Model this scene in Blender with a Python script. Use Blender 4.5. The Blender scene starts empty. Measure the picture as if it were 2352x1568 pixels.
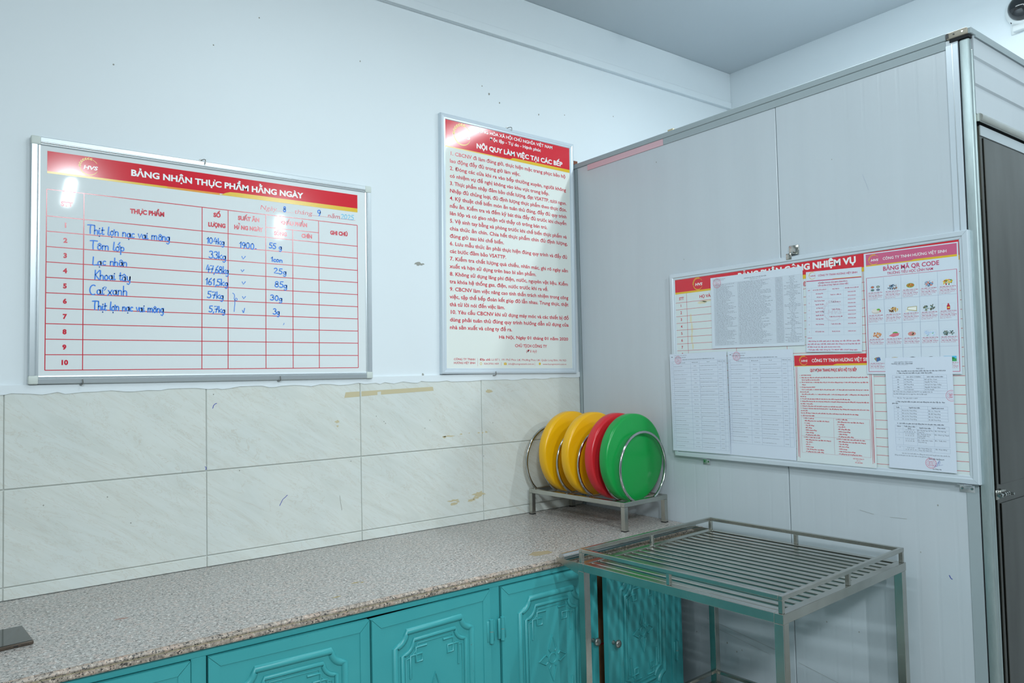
import bpy, bmesh, math, random
from mathutils import Vector, Matrix
random.seed(7)
SC = bpy.context.scene
COL = SC.collection
PI = math.pi

# ------------------------------------------------------------------ camera
def look(yaw, pitch, roll):
    f = Vector((math.sin(yaw)*math.cos(pitch), math.cos(yaw)*math.cos(pitch), math.sin(pitch)))
    r = Vector((math.cos(yaw), -math.sin(yaw), 0)); u = r.cross(f)
    c, s = math.cos(roll), math.sin(roll)
    r2 = c*r + s*u; u2 = -s*r + c*u
    return Matrix((r2, u2, -f)).transposed()
cd = bpy.data.cameras.new('camera'); cam = bpy.data.objects.new('camera', cd); COL.objects.link(cam)
cd.sensor_width = 36.0; cd.lens = 1704.407/2352*36.0; cd.clip_start = 0.05; cd.clip_end = 60
cam.matrix_world = Matrix.Translation((-2.5358, -2.8013, 1.519)) @ look(0.6475, 0.0409, -0.0225).to_4x4()
SC.camera = cam

# ------------------------------------------------------------------ world, lights, exposure
W = bpy.data.worlds.new('world'); SC.world = W; W.use_nodes = True
W.node_tree.nodes['Background'].inputs[0].default_value = (0.55, 0.75, 0.85, 1)
W.node_tree.nodes['Background'].inputs[1].default_value = 0.15
SC.view_settings.view_transform = 'Standard'; SC.view_settings.look = 'None'
SC.view_settings.gamma = 1.0; SC.view_settings.exposure = 0.17
SC.view_settings.use_curve_mapping = False
LAMPCOL = (0.84, 0.955, 1.0)
LAMPS = [  # x, y, z, length, power : tube lights on the ceiling, running along the room; the last is an added fill
    (0.32, -1.55, 3.22, 1.2, 19), (-1.40, -1.55, 3.22, 1.2, 13), (-3.50, -4.20, 3.22, 1.2, 36)]
for (x, y, z, ln, pw) in LAMPS:
    ld = bpy.data.lights.new('tube_and_fill_light', 'AREA'); ld.shape = 'RECTANGLE'; ld.size = 0.06; ld.size_y = ln
    ld.energy = pw; ld.color = LAMPCOL
    lo = bpy.data.objects.new('tube_and_fill_light', ld); COL.objects.link(lo); lo.location = (x, y, z-0.035)
# strip lights under the ceiling, aimed at the wall; the large left one is added fill
for (p, tgt, sx, sy, pw) in (((-1.76,-4.35,3.10), (-.60,-.3,.55), .05, .22, 16), ((-3.30,-4.30,3.10), (-.60,-.35,.40), .30, .8, 22), ((.22,-4.90,3.10), (-.90,-.25,.60), .05, .22, 12)):
    ld = bpy.data.lights.new('strip_and_fill_light', 'AREA'); ld.shape = 'RECTANGLE'; ld.size = sx; ld.size_y = sy
    ld.energy = pw; ld.color = LAMPCOL; ld.spread = math.radians(118)
    lo = bpy.data.objects.new('strip_and_fill_light', ld); COL.objects.link(lo); lo.location = p
    lo.rotation_euler = (Vector(tgt)-Vector(p)).to_track_quat('-Z', 'Y').to_euler()

# ------------------------------------------------------------------ materials
def lin(c):
    out = []
    for v in c[:3]:
        v = v/255.0
        out.append(v/12.92 if v <= 0.04045 else ((v+0.055)/1.055)**2.4)
    return tuple(out)+(1.0,)
def mat(name, col, rough=0.5, metal=0.0, spec=0.5, coat=0.0):
    m = bpy.data.materials.new(name); m.use_nodes = True
    b = m.node_tree.nodes['Principled BSDF']
    b.inputs['Base Color'].default_value = lin(col)
    b.inputs['Roughness'].default_value = rough; b.inputs['Metallic'].default_value = metal
    b.inputs['Specular IOR Level'].default_value = spec
    b.inputs['Coat Weight'].default_value = coat; b.inputs['Coat Roughness'].default_value = 0.08
    return m
def N(m, typ, **kw):
    n = m.node_tree.nodes.new(typ)
    for k, v in kw.items():
        if k in n.inputs.keys() if hasattr(n.inputs, 'keys') else False: n.inputs[k].default_value = v
        else: setattr(n, k, v)
    return n
def L(m, a, b): m.node_tree.links.new(a, b)
def bsdf(m): return m.node_tree.nodes['Principled BSDF']
def coords(m, scale=(1,1,1), rot=(0,0,0), kind='Object'):
    t = N(m, 'ShaderNodeTexCoord'); mp = N(m, 'ShaderNodeMapping')
    mp.inputs['Scale'].default_value = scale; mp.inputs['Rotation'].default_value = rot
    L(m, t.outputs[kind], mp.inputs['Vector']); return mp.outputs[0]
def coords2(m, rot, scale):
    mp = N(m, 'ShaderNodeMapping'); mp.inputs['Scale'].default_value = scale; L(m, coords(m, (1,1,1), rot), mp.inputs['Vector']); return mp.outputs[0]
def noise(m, vec, scale, detail=3, rough=0.5, dist=0.0):
    n = N(m, 'ShaderNodeTexNoise'); n.inputs['Scale'].default_value = scale; n.inputs['Detail'].default_value = detail
    n.inputs['Roughness'].default_value = rough; n.inputs['Distortion'].default_value = dist
    L(m, vec, n.inputs['Vector']); return n.outputs['Fac']
def ramp(m, fac, stops):
    r = N(m, 'ShaderNodeValToRGB'); e = r.color_ramp.elements
    while len(e) > 1: e.remove(e[-1])
    e[0].position = stops[0][0]; e[0].color = stops[0][1] if len(stops[0][1]) == 4 else lin(stops[0][1])
    for p, c in stops[1:]:
        k = e.new(p); k.color = c if len(c) == 4 else lin(c)
    L(m, fac, r.inputs[0]); return r.outputs[0]
def mixc(m, fac, a, b, mode='MIX'):
    n = N(m, 'ShaderNodeMix'); n.data_type = 'RGBA'; n.blend_type = mode
    if hasattr(fac, 'links'): L(m, fac, n.inputs[0])
    else: n.inputs[0].default_value = fac
    for i, v in ((6, a), (7, b)):
        if hasattr(v, 'links'): L(m, v, n.inputs[i])
        else: n.inputs[i].default_value = v if len(v) == 4 else lin(v)
    return n.outputs[2]
def bump(m, h, strength=0.2, dist=0.002):
    n = N(m, 'ShaderNodeBump'); n.inputs['Strength'].default_value = strength; n.inputs['Distance'].default_value = dist
    L(m, h, n.inputs['Height']); L(m, n.outputs[0], bsdf(m).inputs['Normal'])
G0 = (0,0,0,1); G1 = (1,1,1,1)

def paint_wall():
    m = mat('white_wall_paint', (222,228,231), 0.55)
    v = coords(m); n1 = noise(m, v, 1.2, 4); n2 = noise(m, v, 60, 3)
    L(m, mixc(m, n1, (218,225,229), (225,231,234)), bsdf(m).inputs['Base Color'])
    bump(m, n2, 0.12, 0.001); return m
def ceil_paint():
    m = mat('ceiling_paint', (188,194,198), 0.7); v = coords(m)
    L(m, mixc(m, noise(m, v, .8, 3), (182,190,194), (193,199,203)), bsdf(m).inputs['Base Color']); return m
def tile_mat():
    m = mat('cream_marble_tile', (214,212,200), 0.27, spec=0.35)
    v = coords(m, (1, 1, 1), (0, 0.5, 0))
    v2 = coords2(m, (0, -0.58, 0), (1.3, 4, 8))
    st = noise(m, v2, 2.2, 6, 0.62, 1.2)
    big = noise(m, v, 5, 3, .5)
    c = ramp(m, st, [(0.30, (203,206,200)), (0.45, (210,213,207)), (0.60, (216,220,216)), (0.75, (208,207,198))])
    c = mixc(m, 0.35, c, ramp(m, big, [(0.3, (202,208,205)), (0.7, (218,219,211))]))
    vn = noise(m, coords2(m, (0, -0.62, 0), (.8, 4, 5)), 3.0, 5, 0.7, 2.5)
    vein = ramp(m, vn, [(0.485, G0), (0.5, G1), (0.515, G0)])
    vv = N(m, 'ShaderNodeMath', operation='MULTIPLY'); L(m, vein, vv.inputs[0]); vv.inputs[1].default_value = 0.28
    L(m, mixc(m, vv.outputs[0], c, (180,160,136)), bsdf(m).inputs['Base Color']); return m
def granite(name='speckled_granite', rough=.34, warm=0.0, sc=1.0):
    m = mat(name, (170,160,152), rough)
    v = coords(m)
    n1 = noise(m, v, 120*sc, 3, .7); n2 = noise(m, v, 210*sc, 2, .6); n3 = noise(m, v, 3.5, 3); n4 = noise(m, v, 75*sc, 2, .5)
    w = lambda c: tuple(int(a*b) for a, b in zip(c, (1-.10*warm, 1-.20*warm, 1-.29*warm)))
    c = ramp(m, n4, [(0.35, w((190,174,166))), (0.5, w((176,172,168))), (0.65, w((164,160,156)))])
    c = mixc(m, ramp(m, n1, [(0.38, G1), (0.46, G0)]), c, w((118,114,112)))
    c = mixc(m, ramp(m, n1, [(0.57, G0), (0.63, G1)]), c, w((226,223,220)))
    c = mixc(m, ramp(m, n2, [(0.37+.02*warm, G1), (0.41+.02*warm, G0)]), c, (40,38,38))
    c = mixc(m, 0.08, c, ramp(m, n3, [(0.35, (176,160,142)), (0.65, (208,206,202))]))
    L(m, c, bsdf(m).inputs['Base Color']); return m
def teal():
    m = mat('teal_enamel', (60,156,160), 0.36)
    v = coords(m); n1 = noise(m, v, 5, 4); n2 = noise(m, v, 90, 5, .75); n3 = noise(m, v, 6, 3)
    c = mixc(m, n1, (54,150,155), (70,163,165))
    mul = N(m, 'ShaderNodeMath', operation='MULTIPLY')
    L(m, ramp(m, n2, [(0.66, G0), (0.69, G1)]), mul.inputs[0]); L(m, ramp(m, n3, [(0.5, G0), (0.62, G1)]), mul.inputs[1])
    L(m, mixc(m, mul.outputs[0], c, (94,70,52)), bsdf(m).inputs['Base Color'])
    bump(m, noise(m, v, 40, 3), 0.08, 0.001); return m
def steel(name, col=(176,174,168), rough=0.28, tint=(150,146,138)):
    m = mat(name, col, rough, 1.0); v = coords(m, (1,1,1))
    n1 = noise(m, v, 14, 5, .6); n2 = noise(m, v, 4, 3)
    L(m, mixc(m, n1, col, tint), bsdf(m).inputs['Base Color'])
    r = N(m, 'ShaderNodeMapRange'); L(m, n2, r.inputs[0]); r.inputs[3].default_value = rough-0.08; r.inputs[4].default_value = rough+0.12
    L(m, r.outputs[0], bsdf(m).inputs['Roughness']); return m
def panel_mat():
    m = mat('coated_panel_sheet', (194,202,208), 0.3, spec=0.5)
    w = N(m, 'ShaderNodeTexWave'); w.bands_direction = 'Y'; w.inputs['Scale'].default_value = 2.6; w.inputs['Distortion'].default_value = 0.15
    w.inputs['Detail'].default_value = 0
    v = coords(m); L(m, v, w.inputs['Vector'])
    bump(m, ramp(m, w.outputs['Fac'], [(0.0, G0), (0.03, G1), (0.97, G1), (1.0, G0)]), 0.25, 0.001)
    n = noise(m, coords(m, (6, 6, .5)), 2, 4)
    L(m, mixc(m, n, (191,199,205), (198,206,212)), bsdf(m).inputs['Base Color']); return m
def galv():
    m = mat('galvanised_steel', (150,168,170), 0.42, 0.75); v = coords(m, (1,1,.2)); n = noise(m, v, 60, 4, .7)
    L(m, mixc(m, n, (150,166,168), (196,208,208)), bsdf(m).inputs['Base Color']); return m
def door_steel():
    m = mat('dark_reflection_stainless', (104,104,100), 0.25, 1.0); v = coords(m, (3,1,.7)); n = noise(m, v, 2.5, 5, .6)
    L(m, mixc(m, n, (66,66,62), (112,112,108)), bsdf(m).inputs['Base Color'])  # dark surroundings mirrored in the door are put into its base colour
    bump(m, noise(m, coords(m, (2,1,.5)), 2.2, 2), 0.3, 0.02); return m
def cardboard():
    m = mat('brown_cardboard', (150,112,78), 0.85); v = coords(m, (1,1,1)); n = noise(m, v, 30, 4)
    L(m, mixc(m, n, (140,104,72), (160,122,86)), bsdf(m).inputs['Base Color']); return m
def floor_mat():
    m = mat('grey_floor_tile', (176,174,168), 0.35); v = coords(m)
    b = N(m, 'ShaderNodeTexBrick'); b.offset = 0; b.inputs['Scale'].default_value = 1; b.inputs['Brick Width'].default_value = .4
    b.inputs['Row Height'].default_value = .4; b.inputs['Mortar Size'].default_value = .004
    b.inputs['Color1'].default_value = lin((176,174,168)); b.inputs['Color2'].default_value = lin((168,166,160)); b.inputs['Mortar'].default_value = lin((90,88,84))
    L(m, v, b.inputs['Vector']); L(m, b.outputs['Color'], bsdf(m).inputs['Base Color']); return m

M_WALL = paint_wall(); M_CEIL = ceil_paint(); M_TILE = tile_mat(); M_GROUT = mat('tile_grout', (194,197,192), 0.8)
M_GRAN = granite(); M_GEDGE = granite('polished_granite_edge', .4, .6, .8); M_TEAL = teal(); M_STEEL = steel('cart_stainless', (200,200,194), 0.22, (168,166,158)); M_PIPE = steel('polished_tube', (196,198,196), 0.12, (176,178,176))
M_PANEL = panel_mat(); M_GALV = galv(); M_DOOR = door_steel(); M_CARD = cardboard(); M_FLOOR = floor_mat()
M_ALU = mat('brushed_aluminium', (205,212,216), 0.3, 0.7); M_WALU = mat('white_aluminium_frame', (206,216,224), 0.28, 0.15)
M_CAP = mat('grey_white_plastic', (203,210,204), 0.45); M_BOARD = mat('glossy_white_board', (222,227,228), 0.035, spec=0.2)
M_BOARD2 = mat('laminated_rules_print', (226,230,224), 0.05, spec=0.5)
M_BOARD3 = mat('notice_board_print', (216,226,226), 0.2)
M_PAPER = mat('white_office_paper', (214,223,236), 0.7); M_LAM = mat('laminated_paper', (212,222,232), 0.12); M_POSTER = mat('poster_paper', (218,227,229), 0.35)
M_RED = mat('red_print', (214,44,58), 0.12); M_RED2 = mat('red_ink', (206,40,62), 0.2); M_RED3 = mat('magenta_red_ink', (196,62,104), 0.3)
M_PINK = mat('faded_magenta_band', (204,98,134), 0.2); M_GOLD = mat('gold_print', (226,186,52), 0.2); M_ORANGE = mat('orange_print', (232,150,60), 0.2)
M_WHITE = mat('white_print', (238,240,240), 0.2); M_BLUE = mat('blue_marker_ink', (36,124,222), 0.35); M_CYAN = mat('faint_cyan_marker_ink', (88,196,232), 0.35)
M_BLACK = mat('grey_black_print', (92,98,112), 0.5); M_LGREY = mat('light_grey_print', (150,166,190), 0.5); M_STAMP = mat('red_stamp_ink', (216,92,124), 0.5)
M_PEN = mat('blue_pen_ink', (50,66,170), 0.5); M_WMARK = mat('watermark_print', (206,204,216), 0.6); M_GREYL = mat('grid_grey_line', (168,180,200), 0.5)
M_DARK = mat('black_plastic', (22,24,26), 0.35); M_GLUE = mat('old_tape_glue', (196,184,150), 0.6); M_GLUE2 = mat('dry_glue_on_paper', (222,216,186), 0.6)
M_YEL = mat('yellow_cutting_plastic', (236,178,10), 0.3); M_GRN = mat('green_cutting_plastic', (12,150,66), 0.3); M_CRED = mat('red_cutting_plastic', (206,34,44), 0.3)
for mm in (M_YEL, M_GRN, M_CRED):
    b_ = bsdf(mm); b_.inputs['Subsurface Weight'].default_value = 0.08; b_.inputs['Subsurface Radius'].default_value = (.02,.01,.005)
    vv_ = coords(mm); bump(mm, noise(mm, vv_, 220, 3, .6), 0.12, 0.0006)
M_GASK = mat('grey_seam', (104,116,118), 0.7); M_BLACKGAP = mat('dark_gap', (24,26,30), 0.8); M_RUST = mat('rusty_metal', (168,160,146), 0.6, 0.2)
M_BROWN = mat('brown_plastic', (120,66,36), 0.5); M_PINKFILM = mat('pink_film_residue', (214,176,184), 0.35); M_TRIM = mat('grey_trim_strip', (160,172,176), 0.65, 0.1)
M_STAIN = mat('grey_wall_scuff', (150,150,142), 0.7); M_KNOB = mat('pewter_knob', (150,150,146), 0.32, 0.9); M_HINGE = M_TEAL
M_GLASS = mat('tinted_dome', (18,20,24), 0.05, spec=0.8); M_CAMW = mat('camera_housing_white', (222,226,226), 0.4)
M_PHONE = mat('phone_screen_glass', (34,38,38), 0.06, spec=0.8); M_PHCASE = mat('brown_phone_frame', (86,74,64), 0.35, 0.3)
M_TAPE = mat('clear_tape', (212,214,204), 0.15)

# ------------------------------------------------------------------ mesh helpers
class MB:
    def __init__(s): s.bm = bmesh.new(); s.mats = []; s.ang = 20
    def mi(s, m):
        if m not in s.mats: s.mats.append(m)
        return s.mats.index(m)
    def merge(s, t, m, M=None):
        k = s.mi(m)
        if M is not None: t.transform(M)
        vs = [s.bm.verts.new(v.co) for v in t.verts]; t.verts.index_update()
        for f in t.faces:
            try:
                nf = s.bm.faces.new([vs[v.index] for v in f.verts]); nf.material_index = k
            except ValueError: pass
        t.free(); return s
    def box(s, lo, hi, m, bev=0.0, seg=1, M=None):
        t = bmesh.new(); bmesh.ops.create_cube(t, size=1)
        c = [(a+b)/2 for a, b in zip(lo, hi)]; d = [abs(b-a) for a, b in zip(lo, hi)]
        for v in t.verts: v.co = Vector((v.co.x*d[0]+c[0], v.co.y*d[1]+c[1], v.co.z*d[2]+c[2]))
        if bev > 0: bmesh.ops.bevel(t, geom=list(t.edges), offset=min(bev, min(d)*.45), segments=seg, affect='EDGES', profile=.5)
        return s.merge(t, m, M)
    def cyl(s, p, q, r, m, seg=16, r2=None, M=None):
        s.ang = 50; p, q = Vector(p), Vector(q); d = q-p; t = bmesh.new()
        bmesh.ops.create_cone(t, cap_ends=True, segments=seg, radius1=r, radius2=r if r2 is None else r2, depth=d.length)
        R = d.to_track_quat('Z', 'Y').to_matrix().to_4x4()
        t.transform(Matrix.Translation((p+q)/2) @ R); return s.merge(t, m, M)
    def lathe(s, prof, m, seg=32, M=None):   # prof: (r, z) about Z
        s.ang = 50; t = bmesh.new(); rings = []
        for r, z in prof:
            if r < 1e-6: rings.append([t.verts.new((0, 0, z))])
            else: rings.append([t.verts.new((r*math.cos(2*PI*i/seg), r*math.sin(2*PI*i/seg), z)) for i in range(seg)])
        for a, b in zip(rings, rings[1:]):
            for i in range(seg):
                j = (i+1) % seg
                if len(a) == 1 and len(b) == 1: continue
                if len(a) == 1: t.faces.new([a[0], b[i], b[j]])
                elif len(b) == 1: t.faces.new([a[i], a[j], b[0]])
                else: t.faces.new([a[i], a[j], b[j], b[i]])
        return s.merge(t, m, M)
    def tube(s, path, r, m, seg=10, closed=False, M=None, flat=1.0, up=None):
        s.ang = 50; t = bmesh.new(); P = [Vector(p) for p in path]; n = len(P); rings = []
        nrm = None
        for i, p in enumerate(P):
            if closed: d = (P[(i+1) % n]-P[i-1]).normalized()
            else: d = (P[min(i+1, n-1)]-P[max(i-1, 0)]).normalized()
            if up is not None: a = d.cross(Vector(up)).normalized(); b = Vector(up)
            else:
                if nrm is None: nrm = d.orthogonal().normalized()
                nrm = (nrm - d*nrm.dot(d)).normalized(); a = nrm; b = d.cross(a)
            rings.append([t.verts.new(p + a*(r*math.cos(2*PI*k/seg)) + b*(r*flat*math.sin(2*PI*k/seg))) for k in range(seg)])
        rng = range(n) if closed else range(n-1)
        for i in rng:
            A, B = rings[i], rings[(i+1) % n]
            for k in range(seg): t.faces.new([A[k], A[(k+1) % seg], B[(k+1) % seg], B[k]])
        if not closed: t.faces.new(rings[0][::-1]); t.faces.new(rings[-1])
        return s.merge(t, m, M)
    def prism(s, poly, axis, a, b, m, M=None):  # poly 2D in the other two axes, extruded along axis
        t = bmesh.new()
        def P(u, v, w):
            return {'x': (w, u, v), 'y': (u, w, v), 'z': (u, v, w)}[axis]
        A = [t.verts.new(P(u, v, a)) for u, v in poly]; B = [t.verts.new(P(u, v, b)) for u, v in poly]
        t.faces.new(A); t.faces.new(B[::-1]); n = len(poly)
        for i in range(n): t.faces.new([A[i], B[i], B[(i+1) % n], A[(i+1) % n]])
        bmesh.ops.recalc_face_normals(t, faces=t.faces); return s.merge(t, m, M)
    def poly(s, pts, m):
        k = s.mi(m); f = s.bm.faces.new([s.bm.verts.new(p) for p in pts]); f.material_index = k; return s
    def build(s, name, parent=None, loc=None, rot=None, smooth=True, recalc=True, **props):
        if recalc: bmesh.ops.recalc_face_normals(s.bm, faces=s.bm.faces)
        me = bpy.data.meshes.new(name); s.bm.to_mesh(me); s.bm.free()
        for m in s.mats: me.materials.append(m)
        if smooth and len(me.polygons):
            me.polygons.foreach_set('use_smooth', [True]*len(me.polygons)); me.set_sharp_from_angle(angle=math.radians(s.ang))
        o = bpy.data.objects.new(name, me); COL.objects.link(o)
        if parent is not None: o.parent = parent
        if loc is not None: o.location = loc
        if rot is not None: o.rotation_euler = rot
        for k, v in props.items(): o[k] = v
        return o
def empty(name, loc=(0,0,0), rot=(0,0,0), **props):
    o = bpy.data.objects.new(name, None); COL.objects.link(o); o.location = loc; o.rotation_euler = rot; o.empty_display_size = .05
    for k, v in props.items(): o[k] = v
    return o
def copy_tree(o, parent=None):
    c = o.copy(); COL.objects.link(c); c.parent = parent
    for ch in list(o.children): copy_tree(ch, c)
    return c

# ------------------------------------------------------------------ lettering (built-in font, glyph meshes cached)
class Font:
    def __init__(s):
        s.cu = bpy.data.curves.new('glyph', 'FONT'); s.ob = bpy.data.objects.new('glyph', s.cu); COL.objects.link(s.ob)
        s.cache = {}
    def raw(s, txt):
        s.cu.body = txt; bpy.context.view_layer.update()
        me = bpy.data.meshes.new_from_object(s.ob.evaluated_get(bpy.context.evaluated_depsgraph_get()))
        vs = [(v.co.x, v.co.y) for v in me.vertices]; fs = [tuple(p.vertices) for p in me.polygons]
        bpy.data.meshes.remove(me); return vs, fs
    def glyph(s, ch, res, bold):
        k = (ch, res, bold)
        if k not in s.cache:
            s.cu.resolution_u = res; s.cu.offset = bold
            if ('l', res, bold) not in s.cache and ch != 'l': s.glyph('l', res, bold)
            vs, fs = ([], []) if ch == ' ' else s.raw(ch)
            lw = max(x for x, y in s.raw('l')[0])
            adv = max(x for x, y in s.raw(ch+'l')[0]) - lw
            s.cache[k] = (vs, fs, adv)
        return s.cache[k]
    def done(s):
        bpy.data.objects.remove(s.ob); bpy.data.curves.remove(s.cu)
FONT = Font()
CAP = 0.729
class Ink:
    """Flat print on a sheet. Sheet units: mm, u right, v up (or down when flip). to3d maps (u, v, lift) to local 3D."""
    def __init__(s, to3d, flip=False, lift=0.00025): s.to3d = to3d; s.flip = flip; s.v = []; s.f = []; s.mi = []; s.mats = []; s.lift = lift
    def k(s, m):
        if m not in s.mats: s.mats.append(m)
        return s.mats.index(m)
    def P(s, u, v, z=0): return s.to3d(u, -v if s.flip else v, s.lift+z)
    def poly(s, pts, m, z=0):
        b = len(s.v); s.v += [s.P(u, v, z) for u, v in pts]; s.f.append(tuple(range(b, b+len(pts)))); s.mi.append(s.k(m))
    def rect(s, u0, v0, u1, v1, m, z=0): s.poly([(u0, v0), (u1, v0), (u1, v1), (u0, v1)], m, z)
    def line(s, a, b, w, m, z=0):
        dx, dy = b[0]-a[0], b[1]-a[1]; l = math.hypot(dx, dy) or 1; nx, ny = -dy/l*w/2, dx/l*w/2
        s.poly([(a[0]+nx, a[1]+ny), (b[0]+nx, b[1]+ny), (b[0]-nx, b[1]-ny), (a[0]-nx, a[1]-ny)], m, z)
    def stroke(s, pts, w, m, z=0):
        n = len(pts); Lp = []; Rp = []
        for i, p in enumerate(pts):
            a = pts[max(i-1, 0)]; b = pts[min(i+1, n-1)]; dx, dy = b[0]-a[0], b[1]-a[1]; l = math.hypot(dx, dy) or 1
            nx, ny = -dy/l*w/2, dx/l*w/2; Lp.append((p[0]+nx, p[1]+ny)); Rp.append((p[0]-nx, p[1]-ny))
        for i in range(n-1): s.poly([Lp[i], Lp[i+1], Rp[i+1], Rp[i]], m, z)
        for e in (pts[0], pts[-1]):
            s.poly([(e[0]+w/2*math.cos(t), e[1]+w/2*math.sin(t)) for t in [PI/4*q for q in range(8)]], m, z+0.00001)
    def circle(s, c, r, w, m, n=36, a0=0, a1=2*PI, z=0):
        for i in range(n):
            t0 = a0+(a1-a0)*i/n; t1 = a0+(a1-a0)*(i+1)/n
            s.poly([(c[0]+(r-w/2)*math.cos(t0), c[1]+(r-w/2)*math.sin(t0)), (c[0]+(r+w/2)*math.cos(t0), c[1]+(r+w/2)*math.sin(t0)),
                    (c[0]+(r+w/2)*math.cos(t1), c[1]+(r+w/2)*math.sin(t1)), (c[0]+(r-w/2)*math.cos(t1), c[1]+(r-w/2)*math.sin(t1))], m, z)
    def disc(s, c, rx, ry, m, n=14, z=0, ang=0):
        ca, sa = math.cos(ang), math.sin(ang)
        s.poly([(c[0]+rx*math.cos(t)*ca-ry*math.sin(t)*sa, c[1]+rx*math.cos(t)*sa+ry*math.sin(t)*ca) for t in [2*PI*i/n for i in range(n)]], m, z)
    def text(s, txt, u, v, cap, m, width=None, align='l', res=3, bold=0.0, shear=0.0, ang=0.0, z=0.0002):
        gl = [FONT.glyph(c, res, bold) for c in txt]; tot = sum(g[2] for g in gl) or 1
        sy = cap/CAP; sx = (width/tot) if width else sy
        if align == 'c': u = u - tot*sx/2
        if align == 'r': u = u - tot*sx
        x = 0; ca, sa = math.cos(ang), math.sin(ang); kk = s.k(m); sg = -1 if s.flip else 1; u0, v0 = u, v
        for vs, fs, adv in gl:
            b = len(s.v)
            for px, py in vs:
                lx = (px+x)*sx + py*sy*shear; ly = py*sy
                s.v.append(s.P(u0+lx*ca-ly*sa, v0+sg*(lx*sa+ly*ca), z))
            for f in fs: s.f.append(tuple(b+i for i in f)); s.mi.append(kk)
            x += adv
        return tot*sx
    def build(s, name, parent, **props):
        me = bpy.data.meshes.new(name); me.from_pydata([tuple(p) for p in s.v], [], s.f)
        for m in s.mats: me.materials.append(m)
        me.polygons.foreach_set('material_index', s.mi); me.update()
        o = bpy.data.objects.new(name, me); COL.objects.link(o); o.parent = parent
        for k, v in props.items(): o[k] = v
        return o
class PInk:
    """like Ink, but every text call becomes a part of its own"""
    def __init__(s, to3d, parent, name): s.to3d = to3d; s.parent = parent; s.name = name
    def text(s, *a, **k):
        nm = k.pop('part', s.name); i = Ink(s.to3d); w = i.text(*a, **k); i.build(nm, s.parent); return w
def logo(ink, cx, cy, r, mring, mtxt, flip=False, text_only=False, bold=0.03):
    sg = -1 if flip else 1
    # lower crescent
    n = 22
    for i in range(n):
        t0 = math.radians(165+ (335-165)*i/n); t1 = math.radians(165+(335-165)*(i+1)/n)
        w0 = r*.02+r*.07*math.sin(PI*i/n); w1 = r*.02+r*.07*math.sin(PI*(i+1)/n)
        ink.poly([(cx+(r-w0)*math.cos(t0), cy+sg*(r-w0)*math.sin(t0)), (cx+(r+w0*.3)*math.cos(t0), cy+sg*(r+w0*.3)*math.sin(t0)),
                  (cx+(r+w1*.3)*math.cos(t1), cy+sg*(r+w1*.3)*math.sin(t1)), (cx+(r-w1)*math.cos(t1), cy+sg*(r-w1)*math.sin(t1))], mring, .0002)
    # wheat ear on the upper left
    for i in range(7):
        t = math.radians(178-i*16.5)
        for rr, da in ((r*.92, -.5), (r*1.06, .45)):
            x = cx+rr*math.cos(t); y = cy+sg*rr*math.sin(t); a = (t-PI/2+da*.8)*sg
            ink.disc((x, y), r*.155, r*.055, mring, 8, .0002, a)
    ink.stroke([(cx+r*.98*math.cos(math.radians(q)), cy+sg*r*.98*math.sin(math.radians(q))) for q in (75, 60, 45, 32)], r*.05, mring, .0002)
    ink.text('HVS', cx-r*.62, cy-sg*r*.30, r*.46, mtxt, width=r*1.5, res=2, bold=bold, shear=.22)

# ------------------------------------------------------------------ ROOM
S = 'structure'
MB().box((-4.6,-9.5,-.1), (1.5,.2,0), M_FLOOR).build('floor', smooth=False, kind=S)
MB().box((-4.6,-9.5,3.335), (1.5,.2,3.45), M_CEIL).build('ceiling', smooth=False, kind=S)
MB().box((1.31,-9.5,0), (1.5,.2,3.335), M_WALL).build('wall_right', smooth=False, kind=S)
MB().box((-4.75,-9.5,0), (-4.6,.2,3.335), M_WALL).build('wall_left', smooth=False, kind=S)
MB().box((-4.6,-9.65,0), (1.5,-9.5,3.335), M_WALL).build('wall_front', smooth=False, kind=S)
wall = MB().box((-4.6,0,0), (1.31,.2,3.335), M_WALL).box((-4.6,-.022,3.114), (1.31,0.001,3.335), M_WALL, .003) \
    .box((-4.6,-.0035,.85), (0,.001,1.492), M_GROUT).build('wall_back', smooth=False, kind=S)
# plaster bead along the beam
MB().box((-4.6,-.0265,3.1135), (1.309,-.0215,3.152), M_WALL, .002).build('trim_1', smooth=False, kind=S)
# tiles, each one piece
xs = [-4.6,-4.205,-3.605,-3.005,-2.405,-1.805,-1.205,-.605,0.0]
for (za, zb) in ((.8505,.8885), (.8915,1.1875), (1.1912,1.489)):
    for xa, xb in zip(xs, xs[1:]):
        t = MB().box((xa+.001,-.0085,za), (xb-.001,-.0005,zb), M_TILE, .0018, 1)
        t.build('tile', wall)
# uneven plaster lip painted over the tile top
pl = []
x = -4.6
while x < -.001:
    pl.append((x, 1.4845+random.uniform(-.005,.004))); x += random.uniform(.015,.05)
pl.append((0.0, 1.487))
MB().prism([(0.0,1.512),(-4.6,1.512)]+pl, 'y', -.0112, -.0003, M_WALL).build('plaster_edge', wall, smooth=False)
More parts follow.
